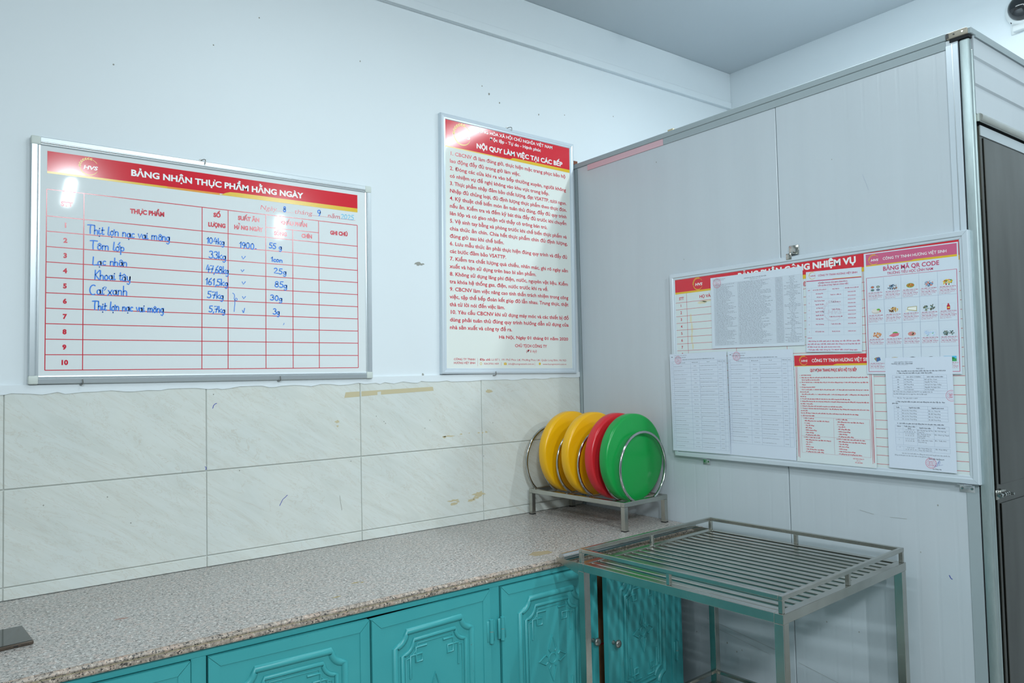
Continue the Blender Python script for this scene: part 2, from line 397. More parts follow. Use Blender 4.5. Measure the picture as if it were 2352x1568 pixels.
# glue and scuffs on tiles / wall
def blob(mb, cx, cz, w, h, m, y=-.0089, n=16, jag=.25, rect=False):
    pts = []
    for i in range(n):
        t = 2*PI*i/n; c, s_ = math.cos(t), math.sin(t)
        if rect:
            k = 1/max(abs(c), abs(s_)); c, s_ = c*k, s_*k; k2 = 1+random.uniform(-jag, jag)*.25
        else: k2 = 1+random.uniform(-jag, jag)
        pts.append((cx+c*w/2*k2, y, cz+s_*h/2*k2))
    mb.poly(pts, m)
gm = MB()
gm.poly([(-1.275,-.0089,1.430),(-1.269,-.0089,1.452),(-1.208,-.0089,1.4535),(-1.208,-.0089,1.4325)], M_GLUE)
gm.poly([(-1.200,-.0089,1.4330),(-1.200,-.0089,1.4535),(-1.128,-.0089,1.4555),(-1.128,-.0089,1.4365)], M_GLUE)
gm.poly([(-1.112,-.0089,1.4370),(-1.112,-.0089,1.4560),(-.862,-.0089,1.4620),(-.858,-.0089,1.4450)], M_GLUE)
gm.poly([(-1.128,-.0089,1.449),(-1.128,-.0089,1.4555),(-1.112,-.0089,1.4560),(-1.112,-.0089,1.450)], M_GLUE)
gm.build('tape_residue', wall, smooth=False, recalc=False, label='long strip of old tape glue')
gm = MB()
for (cx, cz, w, h) in [(-1.307,1.335,.016,.012),(-1.305,1.319,.009,.006),(-.79,1.243,.062,.006),(-.806,1.240,.02,.010),(-.72,1.247,.016,.005),(-.676,1.249,.008,.006),
        (-.625,1.247,.012,.005),(-.604,1.246,.011,.006),(-.582,1.247,.014,.009),(-.565,1.435,.042,.016),(-.765,.959,.052,.008),(-.77,.944,.04,.010),(-.745,.951,.018,.007),
        (-.672,.948,.05,.010),(-.65,.957,.03,.010),(-.63,.972,.062,.020)]:
    blob(gm, cx, cz, w, h, M_GLUE, rect=False, jag=.45)
gm.build('glue_patches', wall, smooth=False, recalc=False, kind='stuff')
pm = Ink(lambda u, v, z: Vector((u/1000, -.0087-z, v/1000)))
pm.stroke([(-1783,1412),(-1780,1422),(-1774,1428),(-1769,1429)], 2.2, M_PEN)
pm.stroke([(-1808,1195),(-1806,1203),(-1811,1205)], 2.2, M_PEN)
pm.stroke([(-1542,1034),(-1536,1045),(-1530,1056),(-1520,1063),(-1512,1070)], 2.0, M_PEN)
pm.stroke([(-1300,1043),(-1296,1012),(-1291,985)], 1.6, M_STAIN)
for (u, v) in [(-1780,1495-33),(-1135,1349),(-1100,1325),(-1093,1317),(-880,1318),(-905,1285),(-545,1287),(-600,1140),(-1250,1175),(-1690,1180),(-2300,1130),(-2120,1135),(-2050,1040)]:
    pm.disc((u, v), 2.2, 2.6, M_STAIN, 7)
pm.build('pen_marks', wall, kind='stuff')
sc_ = MB(); blob(sc_, -.918, 1.998, .040, .016, M_STAIN, y=-.0006, jag=.3); blob(sc_, -.895, 1.998, .014, .006, M_STAIN, y=-.0007)
for (cx, cz, r) in [(-.905,1.516,.010),(-.52,2.83,.010),(-.56,2.86,.006),(-.22,2.79,.008),(-.05,2.82,.006),(.3,2.88,.006),(-1.18,2.83,.006),(-1.77,2.75,.005),(-2.1,2.6,.005),(-1.6,2.9,.005),(-.46,2.80,.008)]:
    blob(sc_, cx, cz, r, r*1.2, M_STAIN, y=-.0006, n=9)
sc_.build('wall_scuffs', wall, smooth=False, recalc=False, kind='stuff')

# ------------------------------------------------------------------ cold-room partition (wall beside the counter)
part = empty('wall_partition', kind=S)
MB().box((.006,-1.166,0), (.10,-.001,2.545), M_PANEL).box((0,-1.1665,0), (.012,-.030,2.545), M_PANEL, .0015).build('panel', part)
MB().box((.006,-1.822,0), (.10,-1.167,2.545), M_PANEL).box((0,-1.822,0), (.012,-1.1695,2.545), M_PANEL, .0015).build('panel', part)
MB().box((.004,-1.1695,0), (.03,-1.1665,2.545), M_GASK).build('panel_seam', part, smooth=False)
MB().box((-.0015,-.030,.85), (.02,-.0095,2.545), M_TRIM, .001).box((-.001,-.0335,.85),(.02,-.0305,2.54), M_GASK).build('corner_angle', part, smooth=False)
MB().box((-.006,-1.79,2.5455), (.106,0,2.569), M_TRIM, .002).build('top_rail', part, smooth=False, label='dull grey aluminium rail')
MB().box((-.004,-.604,2.5165), (.004,-.11,2.5445), M_PINKFILM, .0008).build('trim_strip', part, smooth=False, label='strip with pinkish film residue')
MB().box((-.004,-1.787,2.5165), (.004,-.6055,2.5445), M_TRIM, .0008).build('trim_strip', part, smooth=False)
MB().box((-.0035,-1.823,1.93), (.004,-1.787,2.528), M_WALU, .001).box((-.0045,-1.808,1.93),(.0,-1.805,2.528), M_ALU).build('edge_strip', part, smooth=False, label='bright white aluminium edge strip')
MB().box((-.0025,-1.823,0), (.004,-1.787,1.93), M_TRIM, .001).build('edge_strip', part, smooth=False, label='dull greenish grey edge strip')
MB().box((.004,-1.8265,0), (.03,-1.823,2.54), M_BLACKGAP).build('panel_seam', part, smooth=False)
# galvanised corner post
MB().box((-.004,-1.856,0), (.016,-1.8265,2.533), M_GALV, .006, 3).box((.014,-1.857,0), (.024,-1.835,2.50), M_GALV, .002).build('corner_post', part)
MB().box((-.008,-1.853,2.5455), (.02,-1.792,2.566), M_RUST, .002).box((-.004,-1.856,2.535), (.02,-1.800,2.545), M_BLACKGAP).box((-.0085,-1.800,2.548),(-.006,-1.792,2.564), M_DARK).cyl((-.010,-1.815,2.556),(-.007,-1.815,2.556),.0025,M_DARK,8).cyl((-.010,-1.84,2.556),(-.007,-1.84,2.556),.003,M_STEEL,8).build('corner_bracket', part, label='rust-stained corner cap')
MB().box((-.012,-.016,2.5695), (.018,-.001,2.588), M_BROWN, .001).build('wood_block', part, smooth=False)
MB().box((.0,-.66,2.5695), (.03,-.63,2.578), M_GLUE, .001).build('foam_scrap', part, smooth=False)
# front face of the cold room : header panel with two grooves, track, door
prof = [(-1.835,2.296),(-1.857,2.296),(-1.857,2.376),(-1.852,2.380),(-1.852,2.388),(-1.858,2.393),(-1.858,2.464),(-1.852,2.468),(-1.852,2.476),(-1.858,2.481),(-1.858,2.545),(-1.835,2.545)]
MB().prism(prof, 'x', .0245, 1.308, M_PANEL).build('header_panel', part, smooth=False)
MB().box((.0,-1.862,2.5455), (1.308,-1.795,2.566), M_TRIM, .002).box((.03,-1.8635,2.540),(1.308,-1.858,2.5455), M_TRIM).build('top_rail', part, smooth=False)
MB().tube([(.026,-1.862,2.283),(1.30,-1.862,2.283)], .0125, M_STEEL, 14).build('door_track', part, label='dark round door track')
MB().box((.024,-1.845,0), (.058,-1.83,2.27), M_DOOR, .001).build('door_jamb', part, smooth=False)
MB().box((.024,-1.846,2.03), (.052,-1.8445,2.27), mat('stained_white_sealant',(176,176,162),.7)).build('jamb_stain', part, smooth=False, label='stained whitish upper jamb')
door = MB()
door.box((.053,-1.852,.03), (1.25,-1.835,2.265), M_DOOR, .002)
door.box((.053,-1.855,2.232), (1.25,-1.852,2.265), M_ALU)
door.build('door_1', None, kind=S, smooth=False)
D1 = bpy.data.objects['door_1']
MB().box((.075,-1.8555,1.134), (1.23,-1.852,2.228), M_DOOR, .003).build('door_panel', D1)
MB().box((.075,-1.8555,.08), (1.23,-1.852,1.076), M_DOOR, .003).build('door_panel', D1)
lt = MB().box((.028,-1.860,1.092), (.050,-1.8565,1.122), M_STEEL, .001).box((.056,-1.8615,1.095), (.098,-1.8562,1.119), M_STEEL, .001)
lt.tube([(.022,-1.868,1.107),(.102,-1.868,1.107)], .0045, M_PIPE, 10)
for xx in (.034,.062,.076,.09): lt.lathe([(.0058,-.004),(.0075,-.004),(.0075,.004),(.0058,.004)], M_PIPE, 12, Matrix.Translation((xx,-1.868,1.107)) @ Matrix.Rotation(PI/2,4,'Y'))
lt.cyl((.098,-1.868,1.107),(.098,-1.884,1.107),.004,M_PIPE,10)
lt.build('latch_bolt', D1, label='small steel slide bolt')

sk = Ink(lambda u, v, z: Vector((-.0006-z, -u/1000, v/1000)))
sk.stroke([(1725,842),(1729,834),(1733,832)],2.2,M_PEN)
for (u, v, r_) in [(640,470,1.5),(705,400,2),(860,395,3),(905,372,2.5),(930,385,2),(1235,610,2.5),(1300,590,2),(1420,585,2),(1560,780,2),(1390,2260,1.5),(700,1990,1.6),(560,2450,2.5),(1700,1060,2),(1640,900,1.5)]: sk.disc((u,v),r_,r_*1.4,M_STAIN,8)
sk.line((760,470),(1120,425),.9,M_STAIN); sk.line((760,448),(1060,405),.7,M_STAIN); sk.line((1180,410),(1560,345),.8,M_STAIN); sk.line((1440,1010),(1490,1002),.8,M_STAIN); sk.line((1545,1000),(1600,1002),.8,M_STAIN); sk.line((1520,2120),(1500,2180),.7,M_GREYL)
sk.build('panel_scuffs', part, kind='stuff')
# cold room back/roof so that nothing is open
MB().box((.101,-1.834,2.50), (1.309,-.001,2.545), M_PANEL).build('cold_room_roof', part, smooth=False)

# ------------------------------------------------------------------ tube lamps and one added fill lamp on the ceiling (beyond the frame)
lamp0 = None
for (x, y, z, ln, pw) in LAMPS:
    if lamp0 is None:
        lamp0 = empty('ceiling_and_fill_lamp', (x, y, 3.335), label='white fluorescent tube lamp on the ceiling above the cold room', category='lamp')
        MB().box((-.05,-ln/2-.02,-.06), (.05,ln/2+.02,0), M_CAMW, .004).build('housing', lamp0)
        em = mat('lit_tube', (255,255,255), .5); bsdf(em).inputs['Emission Color'].default_value = (.8,.96,1,1); bsdf(em).inputs['Emission Strength'].default_value = 9
        MB().tube([(0,-ln/2,-.08),(0,ln/2,-.08)], .0135, em, 12).build('tube', lamp0)
    else:
        c = copy_tree(lamp0); c.location = (x, y, 3.335)
        c['label'] = 'white fluorescent tube lamp on the ceiling in front of the counter' if y > -3 else 'unseen tube lamp added as fill on the ceiling behind the camera'

# ------------------------------------------------------------------ COUNTERTOP and CABINET
pf = [(-.0095,.82),(-.752,.82),(-.7585,.8225),(-.760,.827),(-.7595,.832),(-.7565,.8345),(-.7565,.8355),(-.7605,.838),(-.7615,.8425),(-.759,.8475),(-.753,.8499)]
pt = [(-.0095,.82),(-.7528,.82),(-.7528,.85),(-.0095,.85)]
CTOP = MB().prism(pt, 'x', -4.58, -.0045, M_GRAN).build('countertop', smooth=False, label='long speckled grey granite countertop on the teal cabinet', category='countertop')
MB().prism(pf[1:]+[(-.7529,.8499)][:0], 'x', -4.58, -.0045, M_GEDGE).build('counter_edge', CTOP, smooth=False, label='polished rounded edge with more brown and black grain')
MB().box((-4.58,-.7572,.8344),(-.0045,-.755,.8356), M_GLUE).build('edge_joint', CTOP, smooth=False)
cs = MB(); tk = Ink(lambda u, v, z: Vector((u/1000, v/1000, .8503+z)), lift=0)
cab = empty('cabinet', (-2.3,-.4,0), label='long teal painted metal cabinet with embossed doors under the countertop', category='cabinet')
CO = Vector((-2.3,-.4,0))
def cpart(mb, name, **p): 
    o = mb.build(name, cab, **p); o.matrix_parent_inverse = Matrix.Translation(-CO); return o
fr = MB()
fr.box((-4.58,-.745,.799), (-.14,-.72,.8195), M_TEAL, .0015)
cpart(fr, 'top_rail')
cpart(MB().box((-4.58,-.745,.0), (-.14,-.72,.075), M_TEAL, .0015), 'bottom_rail')
for (a, b) in ((-4.58,-4.56),(-3.42,-3.385),(-2.94-.0,-2.90),(-2.039,-2.001),(-1.099,-1.059),(-.187,-.14)):
    cpart(MB().box((a,-.745,.075), (b,-.72,.799), M_TEAL, .0015), 'stile')
cpart(MB().box((-.150,-.719,0), (-.14,-.02,.8195), M_TEAL), 'side_panel')
cpart(MB().box((-4.57,-.03,.0), (-.151,-.02,.8195), M_TEAL), 'back_panel')
cpart(MB().box((-4.57,-.718,.06), (-.151,-.031,.075), M_TEAL), 'bottom_shelf')
for xp in (-1.08,-2.02): cpart(MB().box((xp-.005,-.718,.076), (xp+.005,-.031,.80), M_TEAL), 'divider')

def half_ridge(mb, pts, w, h, closed=False):
    mb.tube([(u, -.0006, v) for u, v in pts], w/2, M_TEAL, 8, closed, up=(0,1,0), flat=h/(w/2))
def door_mesh(wd, ht):
    """local: x 0..wd, z 0..-ht, front face at y=0 looking -y, thickness 18 mm behind"""
    mb = MB()
    mb.box((0,0,-ht), (wd,.018,0), M_TEAL)
    # raised mitred border
    b = .030
    for pr in ([(0,0),(wd,0),(wd-b,-b),(b,-b)], [(0,-ht),(b,-ht+b),(wd-b,-ht+b),(wd,-ht)], [(0,0),(b,-b),(b,-ht+b),(0,-ht)], [(wd,0),(wd,-ht),(wd-b,-ht+b),(wd-b,-b)]):
        cx = sum(p[0] for p in pr)/4; cz = sum(p[1] for p in pr)/4
        q = [(cx+(p[0]-cx)*.997, cz+(p[1]-cz)*.997) for p in pr]
        mb.prism(q, 'y', -.0028, .001, M_TEAL)
    for (zt, zb) in ((-.062,-.512), (-.555,-.69)):
        for ins, w, h, rr in ((0,.020,.0085,.040), (.025,.014,.0065,.040), (.0375,.005,.0025,.040)):
            l, r_, t_, b_ = .078+ins, wd-.078-ins, zt-ins*1.15, zb+ins*1.15
            if t_-b_ < .05: continue
            rr = min(rr, (t_-b_)*.35)
            pts = []
            for (cx, cz, a0) in ((l,t_,0), (r_,t_,-90), (r_,b_,-180), (l,b_,-270)):
                # concave arc centred on the corner, running clockwise round the frame
                arc = [(cx+rr*math.cos(math.radians(a)), cz+rr*math.sin(math.radians(a))) for a in [a0-90+90*k/7 for k in range(8)]]
                pts += arc
            half_ridge(mb, pts, w, h, True)
    cx = wd/2; cz = -.287
    key = [(.190,-.116),(.151,-.116),(.151,-.160),(.173,-.160),(.173,-.137),(.131,-.137),(.131,-.205)]
    for fx in (0, 1):
        for fz in (0, 1):
            pts = [((wd-u) if fx else u, (2*cz-v) if fz else v) for u, v in key]
            half_ridge(mb, pts, .0085, .0045)
    mb.tube([(cx+.017*math.cos(2*PI*i/20), -.0006, cz+.017*math.sin(2*PI*i/20)) for i in range(20)], .003, M_TEAL, 6, True, up=(0,1,0))
    for k, (ll) in enumerate((.062,.078,.062,.078)):
        a = PI/2*k; ca, sa = math.cos(a), math.sin(a)
        kite = [(.024,-.010),(.032,-.0165),(ll,0),(.032,.0165),(.024,.010)]
        half_ridge(mb, [(cx+u*ca-v*sa, cz+u*sa+v*ca) for u, v in kite], .006, .0038)
    return mb
door_proto = None
def put_door(x_left, wd, zt, hinge, ang, knob=None, y=-.750):
    """hinge 'l' or 'r'; ang opens outwards"""
    global door_proto
    mb = door_mesh(wd, .715)
    hx = x_left if hinge == 'l' else x_left+wd
    off = -wd if hinge == 'r' else 0
    d = mb.build('door', cab); d.data.transform(Matrix.Translation((off,0,0)))
    d.matrix_parent_inverse = Matrix.Translation(-CO); d.location = (hx, y, zt)
    d.rotation_euler = (0,0, math.radians(ang)*(1 if hinge == 'r' else -1))
    for zz in (-.135,-.415):
        h = MB(); sx = -.006 if hinge == 'l' else .006
        h.cyl((0,-.007,zz-.038), (0,-.007,zz-.001), .0075, M_HINGE, 12).cyl((0,-.007,zz+.001), (0,-.007,zz+.038), .0075, M_HINGE, 12).box((-.016,-.0045,zz-.034), (.016,-.002,zz+.034), M_HINGE, .001)
        h.cyl((0,-.007,zz-.001), (0,-.007,zz+.001), .0065, M_RUST, 12)
        h.build('hinge', d)
    if knob:
        kx = (wd-.028) if hinge == 'l' else -(wd-.028)
        k = MB(); k.lathe([(0,0),(.008,0),(.0075,.004),(.005,.009),(.0055,.014),(.011,.018),(.0145,.022),(.0148,.026),(.012,.030),(.006,.032),(0,.0325)], M_KNOB, 22)
        o = k.build('knob', d, loc=(kx,-.003,knob-zt), rot=(PI/2,0,0), label='round pewter knob')
    return d
put_door(-2.489,.447,.797,'l' if False else 'r',1.0)
put_door(-1.998,.452,.797,'l',1.6)
put_door(-1.543,.441,.797,'r',2.6)
put_door(-1.056,.436,.797,'l',.6, knob=.528)
put_door(-.612,.422,.797,'r',6.0, knob=.515)
put_door(-2.945+.05,.40,.797,'l',.5)
# cardboard box standing inside the cabinet, seen through the gap between the doors
cbx = empty('cardboard_box', (-.58,-.50,.0755), rot=(0,0,math.radians(-8)), label='brown cardboard box with red and black printing inside the half-open cabinet', category='box')
MB().box((-.17,-.13,0), (.20,.16,.50), M_CARD, .002).build('box_body', cbx)
MB().prism([(-.17,.50),(.20,.50),(.12,.66),(-.17,.58)], 'y', -.13, -.127, M_CARD).build('box_flap', cbx, smooth=False)
MB().prism([(-.03,.60),(.20,.50),(.20,.70),(.02,.71)], 'y', -.06, -.056, M_PAPER).build('paper_sheet_inside', cbx, smooth=False, label='white sheet sticking up behind the flap')
ck = Ink(lambda u, v, z: Vector((u/1000, -.1305-z, v/1000)))
ck.line((-160,358),(190,378),5,M_RED2); ck.text('PI XOX', -40,318,14,M_DARK,res=2); ck.text('CONCINO', -40,232,15,M_DARK,width=110,res=2,bold=.02)
ck.text('TAI XO ICM', -40,206,12,M_DARK,width=110,res=2); ck.text('Ap', -20,120,60,M_RED2,res=3,shear=.3,bold=.02); ck.line((-50,170),(120,190),5,M_RED2)
ck.build('box_print', cbx)

# ------------------------------------------------------------------ marks on the countertop
tk.k(M_GLUE)
def smear(cx, cy, w, h, m, n=14, jag=.4):
    tk.poly([(1000*cx+500*w*math.cos(2*PI*i/n)*(1+random.uniform(-jag,jag)), 1000*cy+500*h*math.sin(2*PI*i/n)*(1+random.uniform(-jag,jag))) for i in range(n)], m)

# ------------------------------------------------------------------ PHONE
ph = empty('mobile_phone', (-2.408,-.438,.8502), rot=(0,0,math.radians(5)), label='brown-framed mobile phone lying on the countertop at the left edge', category='phone')
MB().box((-.039,-.080,0), (.039,.080,.0105), M_PHCASE, .0038, 3).build('phone_frame', ph)
MB().box((-.0365,-.0775,.0098), (.0365,.0775,.0112), M_PHONE, .0006).build('screen', ph, smooth=False)
pp = MB().box((-.005,-.0806,.0035), (.005,-.0797,.0062), M_DARK, .0008)
for i in range(5): pp.cyl((.012+i*.0036,-.0806,.005),(.012+i*.0036,-.0797,.005),.0009,M_DARK,8)
for i in range(3): pp.cyl((-.013-i*.0036,-.0806,.005),(-.013-i*.0036,-.0797,.005),.0009,M_DARK,8)
pp.build('charging_port', ph)

# ------------------------------------------------------------------ RACK with rings, cutting boards
RK = empty('board_rack', (-.2,-.3155,.85), rot=(0,0,.0669), label='stainless rack with wire hoops holding round cutting boards on the counter', category='rack')
w2, d2, tz, sq = .2857/2, .585/2, .120, .020
for (a, b, nm) in (((-w2,-d2),(w2,-d2+sq),'rail'), ((-w2,d2-sq),(w2,d2),'rail'), ((-w2,-d2+sq),(-w2+sq,d2-sq),'rail'), ((w2-sq,-d2+sq),(w2,d2-sq),'rail')):
    MB().box((a[0],a[1],tz-sq), (b[0],b[1],tz), M_STEEL, .0015, 2).build(nm, RK)
for sx in (-1, 1):
    for sy in (-1, 1):
        x0 = sx*w2; y0 = sy*d2
        MB().box((min(x0,x0-sx*.021),min(y0,y0-sy*.021),0.003), (max(x0,x0-sx*.021),max(y0,y0-sy*.021),tz-sq-.0005), M_STEEL, .0012, 2) \
            .box((min(x0,x0-sx*.0215)-.0003,min(y0,y0-sy*.0215)-.0003,0), (max(x0,x0-sx*.0215)+.0003,max(y0,y0-sy*.0215)+.0003,.004), M_DARK).build('leg', RK)
def hoop(yl):
    R, cz = (.150 if yl < .25 else .163), (.250 if yl < .25 else .240); pts = []
    a0 = math.acos((tz-.004-cz)/R)
    for i in range(41):
        a = -a0 + 2*a0*i/40; pts.append((R*math.sin(a), yl, cz+R*math.cos(a)))
    mb = MB(); mb.tube(pts, .0062, M_PIPE, 12)
    mb.box((-w2+.012,yl-.006,tz-.016), (w2-.012,yl+.006,tz-.010), M_STEEL, .001); return mb
for yl in (.282,.185,.090,-.040,-.188,-.280): hoop(yl).build('hoop', RK)
def cutboard(y, col, label, x=-.2, th=.047, lean=0.0, sx=1.0):
    r = .1865
    prof = [(0,-th/2),(r-.010,-th/2),(r-.003,-th/2+.003),(r,-th/2+.010),(r,th/2-.010),(r-.003,th/2-.003),(r-.010,th/2),(0,th/2)]
    return MB().lathe(prof, col, 72).build('cutting_board', None, loc=(x,y,.855+.1005+r), rot=(PI/2+lean,0,.0669), label=label, category='cutting board', group='round plastic cutting boards in the rack')
cutboard(-.163, M_YEL, 'yellow round cutting board, rearmost in the rack, nearest the tiled wall', x=-.211)
cutboard(-.309, M_YEL, 'yellow round cutting board standing directly behind the red one', x=-.203)
cutboard(-.458, M_CRED, 'red round cutting board between the yellow and green ones', x=-.200)
cutboard(-.5465, M_GRN, 'green round cutting board at the front of the rack', x=-.199)

# ------------------------------------------------------------------ CART
CT = empty('trolley_cart', (-.4547,-1.2647,0), rot=(0,0,.0534), label='stainless steel trolley with slatted top shelf and guard rail by the partition', category='cart')
cw, cdp = .752/2, .7492/2
def ring_frame(name, z0, z1, t, hw, hd):
    for (lo, hi) in (((-hw,-hd),(hw,-hd+t)), ((-hw,hd-t),(hw,hd)), ((-hw,-hd+t),(-hw+t,hd-t)), ((hw-t,-hd+t),(hw,hd-t))):
        MB().box((lo[0],lo[1],z0), (hi[0],hi[1],z1), M_STEEL, .0012, 2).build(name, CT)
def tier(zs, zr):
    ring_frame('shelf_rail', zs-.0265, zs, .026, cw, cdp)
    ring_frame('guard_rail', zr-.0125, zr, .0125, cw-.003, cdp-.003)
    for (x, y) in ((-1,-1),(1,-1),(1,1),(-1,1),(0,1),(0,-1),(1,0),(-1,0)):
        px, py = x*(cw-.0035), y*(cdp-.0035)
        lo = (px-(.0125 if x > 0 else 0 if x < 0 else .006), py-(.0125 if y > 0 else 0 if y < 0 else .006)); 
        MB().box((lo[0],lo[1],zs), (lo[0]+.0125,lo[1]+.0125,zr-.0122), M_STEEL, .001).build('guard_post', CT)
    n = 17
    for i in range(n):
        x = -cw+.026+.022+ (2*cw-.052-.044)*i/(n-1)
        MB().box((x-.0108,-cdp+.0262,zs-.0145), (x+.0108,cdp-.0262,zs-.0025), M_STEEL, .0015).build('slat', CT)
tier(.8735,.920); tier(.277,.323)
for sx in (-1, 1):
    for sy in (-1, 1):
        x0, y0 = sx*(cw-.001), sy*(cdp-.001)
        MB().box((min(x0,x0-sx*.027),min(y0,y0-sy*.027),.10), (max(x0,x0-sx*.027),max(y0,y0-sy*.027),.8468), M_STEEL, .0015, 2).build('leg', CT)
        wl = MB().cyl((x0-sx*.0135-.012,y0-sy*.0135,.0405),(x0-sx*.0135+.012,y0-sy*.0135,.0405),.040,M_DARK,24)
        wl.box((x0-sx*.0135-.018,y0-sy*.0135-.02,.06),(x0-sx*.0135-.014,y0-sy*.0135+.02,.10),M_STEEL).box((x0-sx*.0135+.014,y0-sy*.0135-.02,.06),(x0-sx*.0135+.018,y0-sy*.0135+.02,.10),M_STEEL).box((x0-sx*.0135-.018,y0-sy*.0135-.02,.088),(x0-sx*.0135+.018,y0-sy*.0135+.02,.10),M_STEEL)
        wl.build('caster', CT)
# push handle: tube between two tapering side plates on the counter side
for sx in (-1, 1):
    x0 = sx*(cw-.0005)
    MB().prism([(cdp,.8725),(cdp+.103,.8735),(cdp+.106,.866),(cdp+.098,.860),(cdp,.8465-.012)], 'x', x0-.0012 if sx > 0 else x0, x0 if sx > 0 else x0+.0012, M_STEEL).build('handle_plate', CT, smooth=False)
MB().tube([(-cw+.002,cdp+.080,.8765),(cw-.002,cdp+.080,.8765)], .0135, M_PIPE, 18).build('handle_tube', CT)

# ------------------------------------------------------------------ security camera on the far wall
sc2 = empty('security_camera', (1.3095,-1.600,3.095), label='white dome security camera with black dome high on the far wall', category='camera')
RX = Matrix.Rotation(-PI/2, 4, 'Y')
MB().lathe([(0,0),(.074,0),(.076,.006),(.074,.018),(.066,.030),(.058,.034),(0,.034)], M_CAMW, 40, RX).build('base_ring', sc2)
MB().lathe([(.056*math.cos(a), .034+.056*math.sin(a)) for a in [PI/2*i/12 for i in range(13)]], M_GLASS, 36, RX).build('dome_cover', sc2, label='glossy black dome')
tb = MB().box((-.006,.028,-.098), (0,.058,-.050), M_CAMW, .003, 2).box((-.03,-.10,-.094), (0,.045,-.066), M_CAMW, .004, 2)
tb.cyl((-.008,.044,-.086),(-.0055,.044,-.086),.004,M_STEEL,10).build('mount_tab', sc2)
for a in (15,135,255): MB().cyl((-.020,.070*math.sin(math.radians(a)),.070*math.cos(math.radians(a))),(-.026,.068*math.sin(math.radians(a)),.068*math.cos(math.radians(a))),.0035,M_DARK,8).build('screw', sc2)

# ================================================================== BOARDS
def mitred_frame(root, hw, hh, prof, m, cx=0, cz=0, yflip=-1):
    """prof: list of (inward mm, height mm) ; local plane XZ, front towards -y"""
    cor = [(-hw,hh),(hw,hh),(hw,-hh),(-hw,-hh)]; inn = [(1,-1),(-1,-1),(-1,1),(1,1)]
    for k in range(4):
        a, b = cor[k], cor[(k+1) % 4]; ia, ib = inn[k], inn[(k+1) % 4]
        t = bmesh.new(); ra = []; rb = []
        dx, dz = b[0]-a[0], b[1]-a[1]; ln = math.hypot(dx, dz); g = .0003; ex, ez = dx/ln*g, dz/ln*g
        for d, h in prof:
            ra.append(t.verts.new((cx+a[0]+ia[0]*d/1000+ex, -h/1000, cz+a[1]+ia[1]*d/1000+ez)))
            rb.append(t.verts.new((cx+b[0]+ib[0]*d/1000-ex, -h/1000, cz+b[1]+ib[1]*d/1000-ez)))
        for i in range(len(prof)-1): t.faces.new([ra[i], ra[i+1], rb[i+1], rb[i]])
        t.faces.new(ra[::-1]); t.faces.new(rb)
        MB().merge(t, m).build('frame_bar', root)
def hook(root, x, z, up=True, m=M_KNOB):
    s_ = 1 if up else -1
    mb = MB().tube([(x-.006,-.002,z+s_*.008),(x-.003,-.012,z+s_*.009),(x,-.020,z+s_*.009),(x+.003,-.0275,z+s_*.006),(x+.003,-.0285,z),(x+.002,-.028,z-s_*.010)], .0018, m, 8)
    mb.lathe([(0,0),(.006,0),(.005,.002),(0,.002)], m, 10, Matrix.Translation((x-.006,0,z+s_*.008)) @ Matrix.Rotation(PI/2,4,'X'))
    mb.build('hook', root)

# ---- board 1 : daily food delivery whiteboard
B1 = empty('whiteboard', (-1.7554,0,1.9725), rot=(0,.00678,0), label='wide whiteboard table with red title band and blue handwriting on the left', category='whiteboard')
MB().box((-.582,-.0175,-.458), (.600,-.002,.328), M_BOARD).build('board_panel', B1, smooth=False)
ox0, ox1, oz0, oz1, fw = -.5845, .6035, -.4625, .3315, .0265
def alu_bar(lo, hi, horiz, outer):
    mb = MB()
    # stepped aluminium profile: high outer lip, low inner lip
    if horiz:
        zo, zi = (hi[1], lo[1]) if outer > 0 else (lo[1], hi[1])
        s_ = 1 if zi > zo else -1
        mb.prism([(0,zo),(-.0205,zo),(-.0232,zo+s_*.0025),(-.0238,zo+s_*.0155),(-.0225,zo+s_*.0165),(-.0225,zo+s_*.0175),(-.0232,zo+s_*.0185),(-.0205,zo+s_*.0215),(-.0205,zo+s_*.0225),(-.0195,zi),(0,zi)], 'x', lo[0], hi[0], M_ALU)
    else:
        xo, xi = (lo[0], hi[0]) if outer < 0 else (hi[0], lo[0])
        s_ = 1 if xi > xo else -1
        mb.prism([(xo,0),(xo,-.0205),(xo+s_*.0025,-.0232),(xo+s_*.0155,-.0238),(xo+s_*.0165,-.0225),(xo+s_*.0175,-.0225),(xo+s_*.0185,-.0232),(xo+s_*.0215,-.0205),(xo+s_*.0225,-.0205),(xi,-.0195),(xi,0)], 'z', lo[1], hi[1], M_ALU)
    return mb
alu_bar((ox0+fw,oz1-fw),(ox1-fw,oz1),True,1).build('frame_bar', B1, smooth=False)
alu_bar((ox0+fw,oz0),(ox1-fw,oz0+fw),True,-1).build('frame_bar', B1, smooth=False)
alu_bar((ox0,oz0+fw),(ox0+fw,oz1-fw),False,-1).build('frame_bar', B1, smooth=False)
alu_bar((ox1-fw,oz0+fw),(ox1,oz1-fw),False,1).build('frame_bar', B1, smooth=False)
for (x, z) in ((ox0,oz1-fw),(ox1-fw,oz1-fw),(ox0,oz0),(ox1-fw,oz0)):
    MB().box((x-.0008,-.0248,z-.0008), (x+fw+.0008,0,z+fw+.0008), M_CAP, .0045, 3).build('corner_cap', B1, label='grey-white plastic corner cap')
hook(B1,-.058,.330,True); hook(B1,-.438,-.4585,False); hook(B1,.215,-.4585,False)
TO1 = lambda u, v, z: Vector((u/1000, -.0175-z, v/1000))
band = Ink(TO1)
band.rect(-539.5,223,543.5,289,M_RED); band.rect(-539.5,216.5,-2,223.5,M_GOLD,.00005); band.rect(-180,217.5,-2,223.6,M_ORANGE,.0001)
